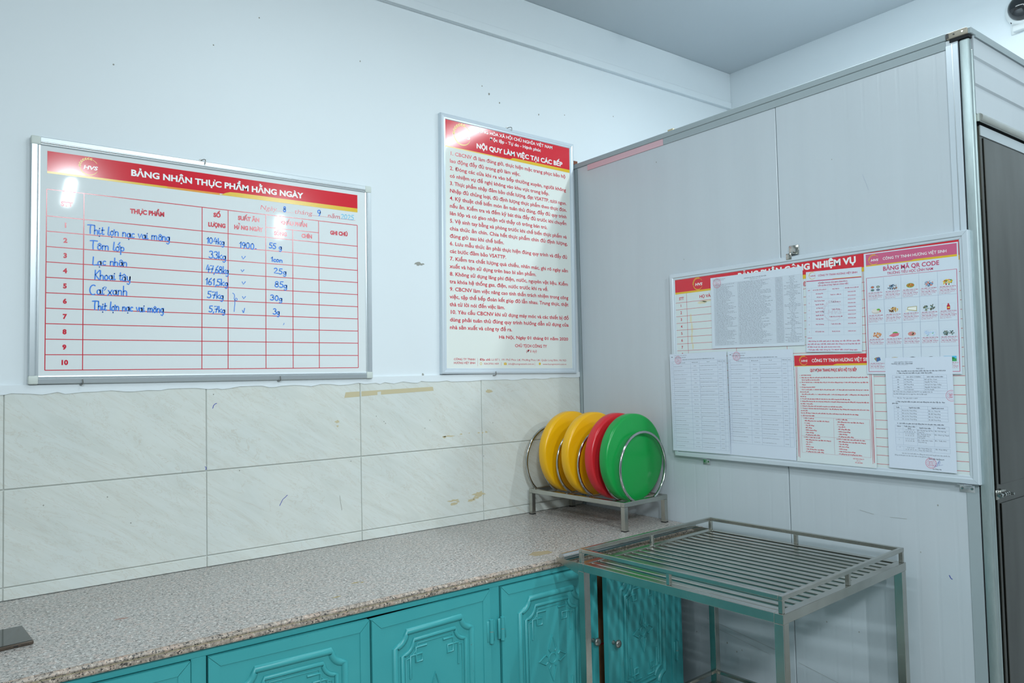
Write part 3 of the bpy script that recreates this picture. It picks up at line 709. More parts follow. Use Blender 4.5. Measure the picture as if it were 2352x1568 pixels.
band.poly([(-10,217.5),(-2,217.5),(543.5,217.5),(543.5,233.5),(60,233.5),(35,232.5),(18,227),(5,220)],M_GOLD,.00015)
band.build('title_band', B1)
lg = Ink(TO1); logo(lg,-421.5,255,27.5,M_GOLD,M_WHITE); lg.build('logo', B1)
gr = Ink(TO1); cols = [-540,-435.3,-63.4,27.7,166.2,270.7,376.2,541.9]; lw = 2.6
rows = [164.2,77.7]+[77.7-49.63*i for i in range(1,11)]
for r_ in rows: gr.line((cols[0],r_),(cols[-1],r_),lw,M_RED2)
for i, c in enumerate(cols): gr.line((c,116.4 if i == 5 else 164.2),(c,rows[-1]),lw,M_RED2,.00004)
gr.line((cols[4],116.4),(cols[6],116.4),lw,M_RED2); gr.build('grid_lines', B1)
tx = PInk(TO1, B1, 'heading_text'); dots = Ink(TO1)
tx.text('BẢNG NHẬN THỰC PHẨM HẰNG NGÀY',-296.5,245.2,21.5,M_WHITE,width=608,bold=.036,z=.0004,part='title_text')
for t_, u, v, w, c in [('STT',-500.4,115.2,33,15),('THỰC PHẨM',-297.4,115.4,108,15.5),('SỐ',-24.1,134.3,25,15),('LƯỢNG',-42.6,97.6,61,15),('SUẤT ĂN',63.3,133.2,79,15),('HẰNG NGÀY',49.3,98,105,15),
        ('KHẨU PHẦN',223.4,134.2,106,15),('SỐNG',198.3,89.6,50,15),('CHÍN',306,91,43,15),('GHI CHÚ',424.4,115.2,75,15.5)]:
    tx.text(t_,u,v,c,M_RED2,width=w,bold=.055)
tx.text('Ngày',143.8,182,18,M_RED2,width=64,shear=.2,bold=-.004,part='date_text'); tx.text('tháng',277,182,18,M_RED2,width=72,shear=.2,bold=-.004,part='date_text'); tx.text('năm',412.8,182,18,M_RED2,width=54,shear=.2,bold=-.004,part='date_text')
for (a, b, n) in ((208,272,13),(347,410,13),(467,531,14)):
    for i in range(n): dots.disc((a+(b-a)*i/(n-1),183.2),1.3,1.3,M_RED2,8)
for i in range(10):
    tx.text(str(i+1),-487,45.5-49.63*i,15.4,M_RED2,align='c',bold=.05,part='row_number')
dots.build('dotted_line', B1, kind='stuff')

# handwriting: single-stroke alphabet (x, y with baseline 0, x-height .5, ascender 1)
def arc(cx, cy, rx, ry, a0, a1, n=9): return [(cx+rx*math.cos(math.radians(a0+(a1-a0)*i/n)), cy+ry*math.sin(math.radians(a0+(a1-a0)*i/n))) for i in range(n+1)]
HW = {
 'T': (.62,[[(0,.98),(.3,1.02),(.66,1.0)],[(.3,1.0),(.27,.5),(.3,0)]]),
 'h': (.42,[[(.02,1),(.04,0)],[(.04,.3)]+arc(.19,.32,.14,.18,170,0)+[(.34,0)]]),
 'i': (.2,[[(.05,.5),(.05,.08),(.14,.0),(.2,.08)],[(.08,.68),(.09,.72)]]),
 'ị': (.24,[[(.05,.5),(.05,.08),(.14,.0),(.24,.12)],[(.08,.68),(.09,.72)],[(.1,-.2),(.11,-.24)]]),
 't': (.3,[[(.1,.85),(.1,.1),(.18,0),(.28,.08)],[(0,.52),(.28,.56)]]),
 'l': (.2,[[(.08,1),(.04,.1),(.12,0),(.2,.05)]]),
 'L': (.5,[[(.06,1),(.04,.05),(.2,-.02),(.46,.05)]]),
 'o': (.42,[arc(.2,.25,.16,.25,90,450,14)]),
 'ơ': (.46,[arc(.2,.25,.16,.25,90,450,14),[(.3,.45),(.42,.6),(.4,.7)]]),
 'ợ': (.46,[arc(.2,.25,.16,.25,90,450,14),[(.3,.45),(.42,.6),(.4,.7)],[(.2,-.2),(.21,-.24)]]),
 'ớ': (.46,[arc(.2,.25,.16,.25,90,450,14),[(.3,.45),(.42,.6),(.4,.7)],[(.24,.75),(.4,1.05)]]),
 'ô': (.42,[arc(.2,.25,.16,.25,90,450,14),[(.06,.6),(.2,.76),(.34,.6)]]),
 'n': (.42,[[(.03,.5),(.04,0)],[(.04,.3)]+arc(.19,.32,.14,.18,170,0)+[(.34,0)]]),
 'a': (.44,[arc(.18,.24,.15,.24,60,420,12),[(.33,.5),(.33,.08),(.42,0)]]),
 'ạ': (.44,[arc(.18,.24,.15,.24,60,420,12),[(.33,.5),(.33,.08),(.42,0)],[(.2,-.22),(.21,-.26)]]),
 'ả': (.44,[arc(.18,.24,.15,.24,60,420,12),[(.33,.5),(.33,.08),(.42,0)]]),
 'â': (.44,[arc(.18,.24,.15,.24,60,420,12),[(.33,.5),(.33,.08),(.42,0)],[(.05,.62),(.2,.78),(.34,.62)]]),
 'c': (.36,[arc(.2,.25,.16,.25,50,310,10)]),
 'C': (.62,[arc(.32,.5,.3,.52,60,300,12)]),
 'v': (.36,[[(0,.5),(.14,0),(.34,.52)]]),
 'm': (.66,[[(.03,.5),(.04,0)],[(.04,.3)]+arc(.17,.32,.13,.18,170,0)+[(.3,0)],[(.3,.3)]+arc(.43,.32,.13,.18,170,0)+[(.57,0)]]),
 'g': (.44,[arc(.18,.26,.15,.24,60,420,12),[(.34,.5),(.34,-.2),(.22,-.4),(.06,-.3)]]),
 'p': (.42,[[(.05,.52),(.06,-.4)],[(.06,.3)]+arc(.2,.27,.15,.23,150,-150,10)]),
 'K': (.5,[[(.05,1),(.05,0)],[(.45,1.0),(.08,.5),(.45,0)]]),
 'k': (.42,[[(.04,1),(.04,0)],[(.36,.56),(.06,.25),(.38,0)]]),
 'y': (.42,[[(.04,.5),(.06,.15),(.18,.02),(.32,.15),(.34,.5)],[(.34,.5),(.34,-.2),(.22,-.4),(.08,-.3)]]),
 'x': (.4,[[(.02,.5),(.34,0)],[(.36,.55),(-.02,-.05)]]),
 'ỏ': (.3,[[(.0,.72),(.08,.92),(.18,.85),(.1,.7),(.09,.6)]]),
 ',': (.16,[[(.1,.06),(.02,-.2)]]), '-': (.3,[[(.1,.15),(.2,.15)]]), ' ': (.32,[]),
 '0': (.5,[arc(.22,.48,.19,.46,90,450,14)]), '1': (.28,[[(.0,.7),(.16,1),(.14,0)]]),
 '2': (.52,[arc(.2,.74,.18,.24,160,-30,8)+[(.04,.03),(.46,.02)]]),
 '3': (.48,[arc(.18,.76,.18,.22,150,-80,8)+arc(.18,.27,.22,.27,80,-150,9)]),
 '4': (.52,[[(.22,1),(.02,.36),(.5,.42)],[(.36,.75),(.34,0)]]),
 '5': (.5,[[(.42,1),(.12,.98),(.1,.58)]+arc(.2,.3,.22,.3,110,-140,10)]),
 '6': (.5,[[(.36,1),(.14,.7),(.05,.3)]+arc(.22,.24,.18,.24,180,520,12)]),
 '7': (.48,[[(.02,.96),(.42,1),(.2,0)],[(.1,.5),(.4,.54)]]),
 '8': (.46,[arc(.2,.74,.15,.22,-90,270,12),arc(.2,.26,.19,.26,90,450,12)]),
 '9': (.46,[arc(.2,.68,.17,.26,20,380,12)+[(.36,.4),(.22,-.02)]]),
}
def hand(ink, txt, u, v, cap, width, m, w=3.7, drop=0.0):
    tot = sum(HW[c][0]*1.06 for c in txt); sx = width/tot; x = 0
    for c in txt:
        adv, strokes = HW[c]; jx, jy = random.uniform(-.02,.02), random.uniform(-.03,.03)
        for st in strokes:
            ink.stroke([(u+(x+px+jx)*sx+py*cap*.04, v+(py+jy)*cap + drop*x/tot) for px, py in st], w, m, .0001)
        x += adv*1.06
hw = Ink(TO1, lift=.0006)
def hand1(txt, *a, **k):
    i = Ink(TO1, lift=.0006); hand(i, txt, *a, **k); i.build('handwritten_text', B1)
hand1('Thịt lợn nạc vai mông',-425,33,28,256,M_BLUE,drop=-3)
hand1('Tôm lớp',-417,-18,28,104,M_BLUE); hand1('Lạc nhân',-410,-70,26,106,M_BLUE,drop=2); hand1('Khoai tây',-403,-118,30,109,M_BLUE)
hand1('Cải xanh',-418,-169,31,114,M_BLUE,drop=2); hw.stroke([(-378,-151),(-374,-142),(-368,-143),(-370,-149),(-374,-154)],2.6,M_BLUE)
hand1('Thịt lợn nạc vai mông',-409,-220,28,220,M_BLUE,drop=-2)
for t_, u, v, w_, c in [('104kg',-47.6,36,64,22),('33kg',-39.4,-18,62,26),('47,68kg',-49.8,-70,81,26),('161,5kg',-51,-115,80,24),('57kg',-46,-163,60,24),('5,7kg',-40.7,-213,60,22),
      ('1900-',68.9,29,65,23),('55 g',177.8,38,52,20),('1con',186,-12,45,18),('25g',197,-57,50,20),('85g',200,-109,51,22),('30g',183,-160,48,20),('3g',193.6,-213,27,22),('8',234,184,11,21),('9',371,184,16,24)]:
    hand1(t_,u,v,c,w_,M_BLUE,drop=-2)
hand1('2025',471,184,19,58,M_CYAN,2.4)
for (u, v, s_) in ((77,-12,1.2),(75,-60,.9),(78,-106,1.1),(79.5,-160,1.0)):
    hw.stroke([(u,v+8*s_),(u+4*s_,v),(u+11*s_,v+9*s_)],2.8,M_BLUE)
hw.stroke([(79,-203),(82,-212),(84,-211),(87,-195)],2.8,M_BLUE)
hw.stroke([(44,-141),(49,-144),(51,-152),(49,-160),(52,-168),(59,-167),(61,-162),(56,-158),(52,-165),(52,-180),(50,-195),(49,-209)],2.4,M_BLUE)
hw.stroke([(233,-253),(236,-246)],2,M_BLUE)
hw.build('check_marks', B1, kind='stuff', label='blue marker ticks and brace')

# ---- board 2 : kitchen rules
B2 = empty('rules_board', (-.4166,0,2.0935), rot=(0,.01498,0), label='tall framed sign of red kitchen rules text beside the partition corner', category='sign')
MB().box((-.392,-.0175,-.576), (.390,-.002,.577), M_BOARD2).build('sign_panel', B2, smooth=False)
# frame slightly wider at the bottom as measured
FP = [(0,0),(0,18),(2.5,22),(9,23.5),(16,22),(17,21),(24,20.5),(26,18),(26.5,17),(26.5,0)]
mitred_frame(B2,.3955,.5835,FP,M_WALU)
hook(B2,-.006,.583,True); hook(B2,-.112,-.582,False)
TO2 = lambda u, v, z: Vector((u/1000, -.0175-z, v/1000))
bd = Ink(TO2); bd.rect(-369,437,369,560,M_RED); bd.rect(-369,433.5,-5,438,M_GOLD,.0001); bd.rect(-110,434,-6,438.2,M_ORANGE,.00015)
bd.poly([(-18,433.5),(369,431.5),(369,447),(25,447),(8,446),(-6,438)],M_GOLD,.0002); bd.build('title_band', B2)
lg = Ink(TO2); logo(lg,-278.5,502,47,M_GOLD,M_WHITE); lg.build('logo', B2)
tx = PInk(TO2, B2, 'rule_text'); ic = Ink(TO2)
tx.text('CỘNG HÒA XÃ HỘI CHỦ NGHĨA VIỆT NAM',-201,533.5,15,M_WHITE,width=459,bold=.02,z=.0004,part='title_text')
tx.text('Độc lập - Tự do - Hạnh phúc',-125,506.5,15.5,M_WHITE,width=308,bold=.02,z=.0004,part='title_text')
tx.text('NỘI QUY LÀM VIỆC TẠI CÁC BẾP',-202,456.5,22.5,M_WHITE,width=523,bold=.036,z=.0004,part='title_text')
RULES = [('1. CBCNV đi làm đúng giờ, thực hiện mặc trang phục bảo hộ',687),('lao động đầy đủ trong giờ làm việc.',399),('2. Đóng các cửa khi ra vào bếp thường xuyên, người không',689),
('có nhiệm vụ đề nghị không vào khu vực trong bếp.',579),('3. Thực phẩm nhập đảm bảo chất lượng, đạt VSATTP, tươi ngon.',692),('Nhập đủ chủng loại, đủ định lượng thực phẩm theo thực đơn.',694),
('4. Kỹ thuật chế biến món ăn tuân thủ đúng, đầy đủ quy trình',692),('nấu ăn. Kiểm tra và đếm kỹ bát thìa đầy đủ trước khi chuyển',691),('lên lớp và có giao nhận với thầy cô trông bán trú.',566),
('5. Vệ sinh tay bằng xà phòng trước khi chế biến thực phẩm và',691),('chia thức ăn chín. Chia hết thực phẩm chín đủ định lượng,',697),('đúng giờ sau khi chế biến.',300),
('6. Lưu mẫu thức ăn phải thực hiện đúng quy trình và đầy đủ',694),('các bước đảm bảo VSATTP.',312),('7. Kiểm tra chất lượng quà chiều, nhãn mác, ghi rõ ngày sản',698),('xuất và hạn sử dụng trên bao bì sản phẩm.',493),
('8. Không sử dụng lãng phí điện, nước, nguyên vật liệu. Kiểm',697),('tra khóa hệ thống gas, điện, nước trước khi ra về.',568),('9. CBCNV làm việc nâng cao tinh thần trách nhiệm trong công',698),
('việc, tập thể bếp đoàn kết giúp đỡ lẫn nhau. Trung thực, thật',698),('thà từ lời nói đến việc làm.',303),('10. Yêu cầu CBCNV khi sử dụng máy móc và các thiết bị đồ',700),('dùng phải tuân thủ đúng quy trình hướng dẫn sử dụng của',699),('nhà sản xuất và công ty đề ra.',346)]
for i, (t_, w_) in enumerate(RULES):
    tx.text(t_,-346.5-5.5*i/23,399.5-34.05*i,17.4,M_RED2,width=w_+1,res=2,bold=.018)
tx.text('Hà Nội, Ngày 01 tháng 01 năm 2020',-84,-419.5,15,M_RED2,width=428,res=2,bold=.02)
tx.text('CHỦ TỊCH CÔNG TY',10,-457.7,14.2,M_RED2,width=195,res=2,bold=.02); tx.text('(Đã ký)',75,-481.5,13,M_RED2,width=67,res=2,shear=.2)
tx.text('CÔNG TY TNHH',-332,-521.9,9.5,M_RED2,width=115,res=2,bold=.01); tx.text('HƯƠNG VIỆT SINH',-332,-538.1,9.5,M_RED2,width=115,res=2,bold=.01)
a_ = tx.text('Địa chỉ:',-192,-522.5,9.7,M_RED2,width=61,res=2,bold=.02)
tx.text('Lô BT1, 191 Phố Phúc Lợi, Phường Phúc Lợi, Quận Long Biên, Hà Nội',-127,-522.5,9.7,M_RED2,width=457,res=2,bold=-.004)
tx.text('024.3750.1459',-169.7,-540.6,8.5,M_RED2,width=84,res=2); tx.text('info@huongvietsinh.com.vn',-31,-541,8,M_RED2,width=154,res=2); tx.text('www.huongvietsinh.com.vn',178,-541,7.5,M_RED2,width=152,res=2)
for u in (-204,-71,129): ic.line((u,-545 if u != -204 else -548),(u,-529 if u != -204 else -512),.8,M_RED2)
ic.circle((-186,-536.5),5,2,M_GOLD,14); ic.rect(-56,-542,-40,-531,M_GOLD); ic.line((-56,-531),(-48,-537),.9,M_WHITE,.0003); ic.line((-40,-531),(-48,-537),.9,M_WHITE,.0003); ic.disc((159.5,-536),6.3,6.3,M_GOLD,14)
ic.build('footer_icons', B2, kind='stuff')

# ---- board 3 : duty roster board on the partition
B3 = empty('notice_board', (0,-1.233,1.5349), rot=(0,-.00239,0), label='wide framed duty board on the partition, covered with taped papers', category='notice board')
B3.rotation_euler = (0,0,-PI/2)          # local x -> world -y, local -y (front) -> world -x
MB().box((-.592,-.0175,-.388), (.592,-.002,.388), M_BOARD3).build('board_panel', B3, smooth=False)
FP3 = [(0,0),(0,20),(2.5,23),(16,23.5),(18,22),(19,20.5),(25,20),(27,18.5),(27.5,17),(27.5,0)]
mitred_frame(B3,.600,.3945,FP3,M_WALU,cx=0,cz=-.0005)
TO3 = lambda u, v, z: Vector((u/1000, -.0175-z, v/1000))
bd = Ink(TO3); bd.rect(-572.5,312,572,367.5,M_RED); bd.rect(-572.5,304.5,572,312.3,M_GOLD,.0001)
bd.poly([(-60,304),(572,304),(572,319),(-20,319),(-36,316)],M_GOLD,.00015); bd.build('title_band', B3)
lg = Ink(TO3); logo(lg,-448.7,338.5,25,M_GOLD,M_WHITE); lg.build('logo', B3)
g3 = Ink(TO3)
for i in range(22):
    z_ = 296.3-29.65*(i+1)
    if z_ > -364: g3.line((-572,z_),(572,z_),1.3,M_RED2)
for u in (-511.2,-266.6,-40,262.6,455): g3.line((u,304),(u,-364),1.3,M_RED2,.00004)
g3.build('grid_lines', B3)
t3 = PInk(TO3, B3, 'heading_text')
t3.text('BẢNG PHÂN CÔNG NHIỆM VỤ',-248.3,337.2,22.5,M_WHITE,width=489,bold=.045,z=.0004,part='title_text')
t3.text('STT',-552.8,278,12.3,M_RED2,width=26,bold=.02); t3.text('HỌ VÀ TÊN',-442.9,277.8,12.5,M_RED2,width=98,bold=.02); t3.text('CÔNG VIỆC',-38,278.5,12.5,M_RED2,width=98,bold=.02)
for i in range(8): t3.text(str(i+1),-543.5,247.6-29.95*i,11.9,M_RED2,align='c',bold=.02,part='row_number')
gl = Ink(TO3)
for (u, v, w_, h_) in [(-430,258,50,12),(-410,262,60,8),(-492,195,10,40),(-488,150,9,50),(-490,110,10,42),(-486,75,8,30)]:
    gl.poly([(u+w_/2*math.cos(2*PI*i/12)*(1+random.uniform(-.2,.3)), v+h_/2*math.sin(2*PI*i/12)*(1+random.uniform(-.2,.2))) for i in range(12)], M_GLUE2)
gl.build('glue_marks', B3, kind='stuff')
# clip on the top edge and brackets below
cl = MB().box((-.026+.0,-.004,.4005), (.014,-.001,.437), M_STEEL, .001).box((-.026,-.0255,.3825), (-.004,-.0235,.405), M_STEEL, .0008).box((-.026,-.0255,.4015), (.010,-.001,.4035), M_STEEL, .0006)
cl.lathe([(0,0),(.0065,0),(.006,.003),(0,.004)], M_PIPE, 14, Matrix.Translation((0,-.004,.418)) @ Matrix.Rotation(PI/2,4,'X')).cyl((-.012,-.006,.408),(-.004,-.02,.406),.005,M_PIPE,10)
cl.build('clip', B3, label='bent metal clip with screw')
for (xa, xb, zt, zb) in ((-.4635,-.4275,-.395,-.4225), (.5350,.5790,-.3965,-.4235)):
    b = MB().box((xa,-.003,zb), (xb,-.001,zt), M_ALU, .0008).box((xa,-.022,zt-.0025), (xb,-.001,zt-.0005), M_ALU, .0008)
    for xx in (xa+.008, xb-.008): b.lathe([(0,0),(.0042,0),(.0035,.0018),(0,.002)], M_PIPE, 12, Matrix.Translation((xx,-.003,(zt+zb)/2-.001)) @ Matrix.Rotation(PI/2,4,'X'))
    b.build('bracket', B3, label='metal angle bracket')

# ------------------------------------------------------------------ papers taped on board 3 (each a thing)
def sheet(label, cu, cv, w, h, deg, off, m, curl=0.0, name='paper_sheet', cat='paper', nx=8):
    """centre (cu, cv) in mm in board coordinates, w x h mm; off = distance of the paper from the partition (m)"""
    root = empty(name, (-off, -1.233-cu/1000, 1.5344+cv/1000), label=label, category=cat)
    root.rotation_euler = Matrix.Rotation(-PI/2,3,'Z').to_euler()
    root.matrix_world = Matrix.Translation((-off, -1.233-cu/1000, 1.5344+cv/1000)) @ Matrix.Rotation(-PI/2,4,'Z') @ Matrix.Rotation(-math.radians(deg),4,'Y')
    hx, hz = w/2000, h/2000
    def bow(u, v):   # u,v in -1..1 ; gentle curl of the lower edge
        return curl*max(0,(-v-.55))**2*4
    bm = MB(); k = bm.mi(m); rows_ = 10
    fr_ = [[bm.bm.verts.new((hx*(-1+2*i/nx), -.0002-bow(0,(1-2*j/rows_)), hz*(1-2*j/rows_))) for i in range(nx+1)] for j in range(rows_+1)]
    bk = [[bm.bm.verts.new((hx*(-1+2*i/nx), 0-bow(0,(1-2*j/rows_)), hz*(1-2*j/rows_))) for i in range(nx+1)] for j in range(rows_+1)]
    for j in range(rows_):
        for i in range(nx):
            bm.bm.faces.new([fr_[j][i],fr_[j+1][i],fr_[j+1][i+1],fr_[j][i+1]]); bm.bm.faces.new([bk[j][i],bk[j][i+1],bk[j+1][i+1],bk[j+1][i]])
    for j in range(rows_):
        bm.bm.faces.new([fr_[j][0],bk[j][0],bk[j+1][0],fr_[j+1][0]]); bm.bm.faces.new([fr_[j][nx],fr_[j+1][nx],bk[j+1][nx],bk[j][nx]])
    for i in range(nx):
        bm.bm.faces.new([fr_[0][i],fr_[0][i+1],bk[0][i+1],bk[0][i]]); bm.bm.faces.new([fr_[rows_][i],bk[rows_][i],bk[rows_][i+1],fr_[rows_][i+1]])
    bm.build('sheet', root, smooth=True)
    def to3(u, v, z):   # u from left, v is minus distance from top (Ink flips)
        vv = 1+2*v/h
        return Vector((-hx+u/1000, -.0002-z*.6-bow(0, vv), hz+v/1000))
    return root, Ink(to3, flip=True, lift=.00012)
SYL = ['Công ty','TNHH','thực phẩm','Hương','Việt','Sinh','Phường','Quận','Hà Nội','số','đường','thương mại','dịch vụ','sản xuất','Thịt lợn','Rau củ','cá','Bánh','sữa','Tân','An Phát','Minh','xã','huyện','tỉnh','Bắc','Thanh Trì','Gia Lâm','Lô','và','các loại','tươi','khô','Thành','phố']
def words(n):
    s_ = ''
    while len(s_) < n: s_ += random.choice(SYL)+' '
    return s_[:n].strip()
def stamp(ink, c, r, m=M_STAMP, inner=('CÔNG TY','TNHH','HƯƠNG VIỆT')):
    ink.circle(c,r,r*.07,m,30); ink.circle(c,r*.72,r*.04,m,26)
    for i in range(16):
        t = 2*PI*i/16; ink.disc((c[0]+r*.86*math.cos(t), c[1]+r*.86*math.sin(t)), r*.07, r*.05, m, 6, ang=t)
    for i, t_ in enumerate(inner): ink.text(t_, c[0], c[1]-r*.18+i*r*.32, r*.2, m, align='c', res=1, width=r*1.0, bold=.02)

# S1 dense supplier list
r1, k = sheet('laminated landscape sheet with a dense grey table, under the board title', -173.4,206.8,418.4,292.9,-.4,.0196,M_LAM,curl=.001)
k.text('CÔNG TY TNHH HƯƠNG VIỆT SINH',12,9.5,2.6,M_BLACK,width=62,res=1); k.text('TRƯỜNG TIỂU HỌC LĨNH NAM',12,14.5,2.6,M_BLACK,width=55,res=1)
k.text('DANH SÁCH CÁC ĐƠN VỊ CUNG CẤP THỰC PHẨM',163,19,3.2,M_BLACK,width=101,res=1,bold=.02); k.text('NĂM HỌC 2025 - 2026',190,25,3,M_BLACK,width=50,res=1)
cx_ = [16,26,133,303.8,333.5,412.5]; nr = 45; y0, y1 = 29.5, 280
for i in range(nr+1): k.line((cx_[0],y0+(y1-y0)*i/nr),(cx_[-1],y0+(y1-y0)*i/nr),.45,M_BLACK)
for c in cx_: k.line((c,y0),(c,y1),.45,M_BLACK,.00003)
for i in range(nr):
    yb = y0+(y1-y0)*(i+.78)/nr; ch = 2.9
    k.text(str(i+1),21,yb,ch,M_BLACK,align='c',res=1)
    n = random.randint(16,34); k.text(words(n),28,yb,ch,M_BLACK,width=n*2.85,res=1)
    n = random.randint(34,52); k.text(words(n),136,yb,ch,M_BLACK,width=n*2.95,res=1)
    k.text('0'+''.join(random.choice('0123456789') for _ in range(9)),318.5,yb,ch,M_BLACK,align='c',width=26,res=1)
    n = random.choice([6,9,12,18,26]); k.text(words(n),373,yb,ch,M_BLACK,align='c',width=n*2.6,res=1)
stamp(k,(32,24.5),19,M_STAMP); k.build('print', r1, kind='stuff')
# S2 phone list
r2, k = sheet('portrait sheet with red lettering and wheat logo, right of the dense table', 150.2,177.2,210,294,-1.9,.0200,M_LAM,curl=.003)
logo(k,25.9,15.2,13.2,M_GOLD,M_RED3,True,bold=.02); k.text('CÔNG TY TNHH HƯƠNG VIỆT SINH',47.7,19.8,6.6,M_RED3,width=147,res=2,bold=.02)
k.rect(1,33,209,36,M_RED3); k.rect(104,31.8,209,33.2,M_GOLD)
k.text('SỐ ĐIỆN THOẠI CỦA BAN LÃNH ĐẠO,',48,46.6,4.7,M_RED3,width=112,res=1,bold=.03); k.text('CẤP QUẢN LÝ PHỤ TRÁCH CÔNG VIỆC',46.6,55.8,4.7,M_RED3,width=116,res=1,bold=.03)
logo(k,104,148,36,M_WMARK,M_WMARK,True)
cc = [3.4,21,86,144,205]; rr_ = [60.5,76]
for i in range(6): rr_.append(76+ (234-76)*(i+1)/6)
for v in rr_: k.line((cc[0],v),(cc[-1],v),.4,M_GREYL)
for c in cc: k.line((c,60.5),(c,234),.4,M_GREYL)
for c, t_, w_ in ((12,'STT',9),(53,'HỌ VÀ TÊN CẤP QUẢN LÝ',52),(115,'PHỤ TRÁCH',26),(174,'SỐ ĐIỆN THOẠI LIÊN HỆ',50)): k.text(t_,c,70.5,3.4,M_RED3,align='c',width=w_,res=1,bold=.03)
nm = [('Bùi Quang Hữu','Đỗ Văn Hòa'),('Đinh Thị Kim Thanh','Nguyễn Thị Hiền'),('Lê Thúy Linh','Nguyễn Thị Hằng'),('Nguyễn Văn Hải','Trần Ngọc Minh'),('Trần Thị Phương',),('Đỗ Thị Kiều Oanh',)]
pt = ['Thanh tra - kiểm tra','Ý kiến về nhân sự','Ý kiến về lương','Ý kiến về cơ sở vật chất','Ý kiến về bảo hiểm','Thư ký Chủ tịch']
for i in range(6):
    m0, m1 = rr_[i+1], rr_[i+2]; k.text(str(i+1),12,(m0+m1)/2+1.5,3.4,M_RED3,align='c',res=1,bold=.03); k.text(pt[i],115,(m0+m1)/2+1.5,3.6,M_RED3,align='c',res=1,bold=.03,width=len(pt[i])*2.05)
    for j, t_ in enumerate(nm[i]):
        vv = m0+(m1-m0)*(j+.5)/len(nm[i])+1.5; k.text(t_,53,vv,3.6,M_RED3,align='c',res=1,bold=.03,width=len(t_)*2.15)
        k.text('09%02d.%03d.%03d' % (random.randint(3,89),random.randint(100,899),random.randint(100,899)),174,vv,3.4,M_RED3,align='c',res=1,bold=.03,width=29)
for v, t_, w_ in ((245,'Lưu ý:',17),(257,'- Mọi thông tin kiến nghị, góp ý, xây dựng, các vấn đề liên quan đến',198),(267.4,'quy chế, nội quy, chế độ, chính sách của Công ty vui lòng liên hệ với',198),(278,'số điện thoại của cấp quản lý phụ trách trên.',128),(288.2,'- Thời gian tiếp nhận thông tin: Từ 08h00\' đến 21h00\' hàng ngày.',190)):
    k.text(t_,5,v,4.4,M_RED3,width=w_,res=1,bold=.03)
k.build('print', r2, kind='stuff')
# S6 protective clothing poster (goes under S3)
r6, k = sheet('portrait poster with red title band and red double border at bottom centre', 136,-174.8,298.5,392,-.1,.0192,M_POSTER,curl=.004)
k.rect(1.6,0,298,38.5,M_RED); k.rect(1.6,38.2,298,40.3,M_GOLD,.0001); k.poly([(150,40.3),(158,36),(168,33.5),(298,33.5),(298,40.3)],M_GOLD,.00012)
logo(k,40,19.3,16.5,M_GOLD,M_WHITE,True); k.text('CÔNG TY TNHH HƯƠNG VIỆT SINH',72.2,26.1,12.2,M_WHITE,width=222,res=2,bold=.02,z=.0005)
k.text('QUY ĐỊNH TRANG PHỤC BẢO HỘ TẠI BẾP',64.2,60.5,10.4,M_RED2,width=176,res=2,bold=.04)
L6 = [('I.   QUY ĐỊNH CHUNG',21,75.2,46),('1.  Nhân viên trực tiếp sản xuất phải mặc đầy đủ đồng phục và tuân thủ vệ sinh bàn tay để không là nguồn lây nhiễm',21,84,258),('ảnh hưởng đến an toàn thực phẩm.',29,92.5,72),
('2.  Tất cả CBCNV của các Nhà bếp được cấp phát bảo hộ lao động phù hợp với tính chất công việc theo quy định của',21,101.5,258),('Công ty.',29,110,17),('3.  Sử dụng trang phục BHLĐ:',21,119,62),
('- Trước ca sản xuất, các CBCNV bếp ăn cần phải thay quần áo đã được giặt sạch và phơi khô, rửa tay trước khi vào',25,128,255),('khu vực sản xuất.',21,136.5,36),('- Sau mỗi ca sản xuất, các cá nhân phải thay quần áo bảo hộ, không mặc quần áo đồng phục của công ty khi đi',25,145,255),('trên đường.',21,153.5,24),
('4.  Tóc phải cặp gọn gàng và đội mũ trùm kín tóc, đeo khẩu trang khi bắt đầu làm việc.',21,162,192),('5.  Không để móng tay dài, sơn móng tay, không đeo móng giả, không mang trang sức đồng hồ, vòng tay khi tiếp xúc',21,171,258),('trực tiếp với thực phẩm.',21,180,50),
('6.  Không ăn uống, khạc nhổ, hút thuốc trong khu vực chế biến thực phẩm.',21,188.5,162),('7.  Trong quá trình làm việc khi đi vệ sinh phải bỏ tạp dề, găng tay, ủng. Không mặc trang phục bảo hộ ra khỏi khu',21,197,258),('vực sản xuất.',21,205.5,28),
('Dao tạo đồ dùng với khâu sản xuất chế biến (Tạp dề sơ chế riêng và tạp dề chia thức ăn chín riêng).',21,214,220),('II.   NỘI DUNG THỰC HIỆN',21,223.8,54)]
for t_, u, v, w_ in L6: k.text(t_,u,v,3.5,M_RED2,width=w_,res=1,bold=.05)
for b_ in ((21,227.5,279,357.5),):
    k.line((21,227.5),(279,227.5),.5,M_RED3); k.line((21,357.5),(279,357.5),.5,M_RED3); k.line((21,227.5),(21,357.5),.5,M_RED3); k.line((279,227.5),(279,357.5),.5,M_RED3); k.line((21,296.8),(279,296.8),.5,M_RED3); k.line((148,227.5),(148,357.5),.5,M_RED3)
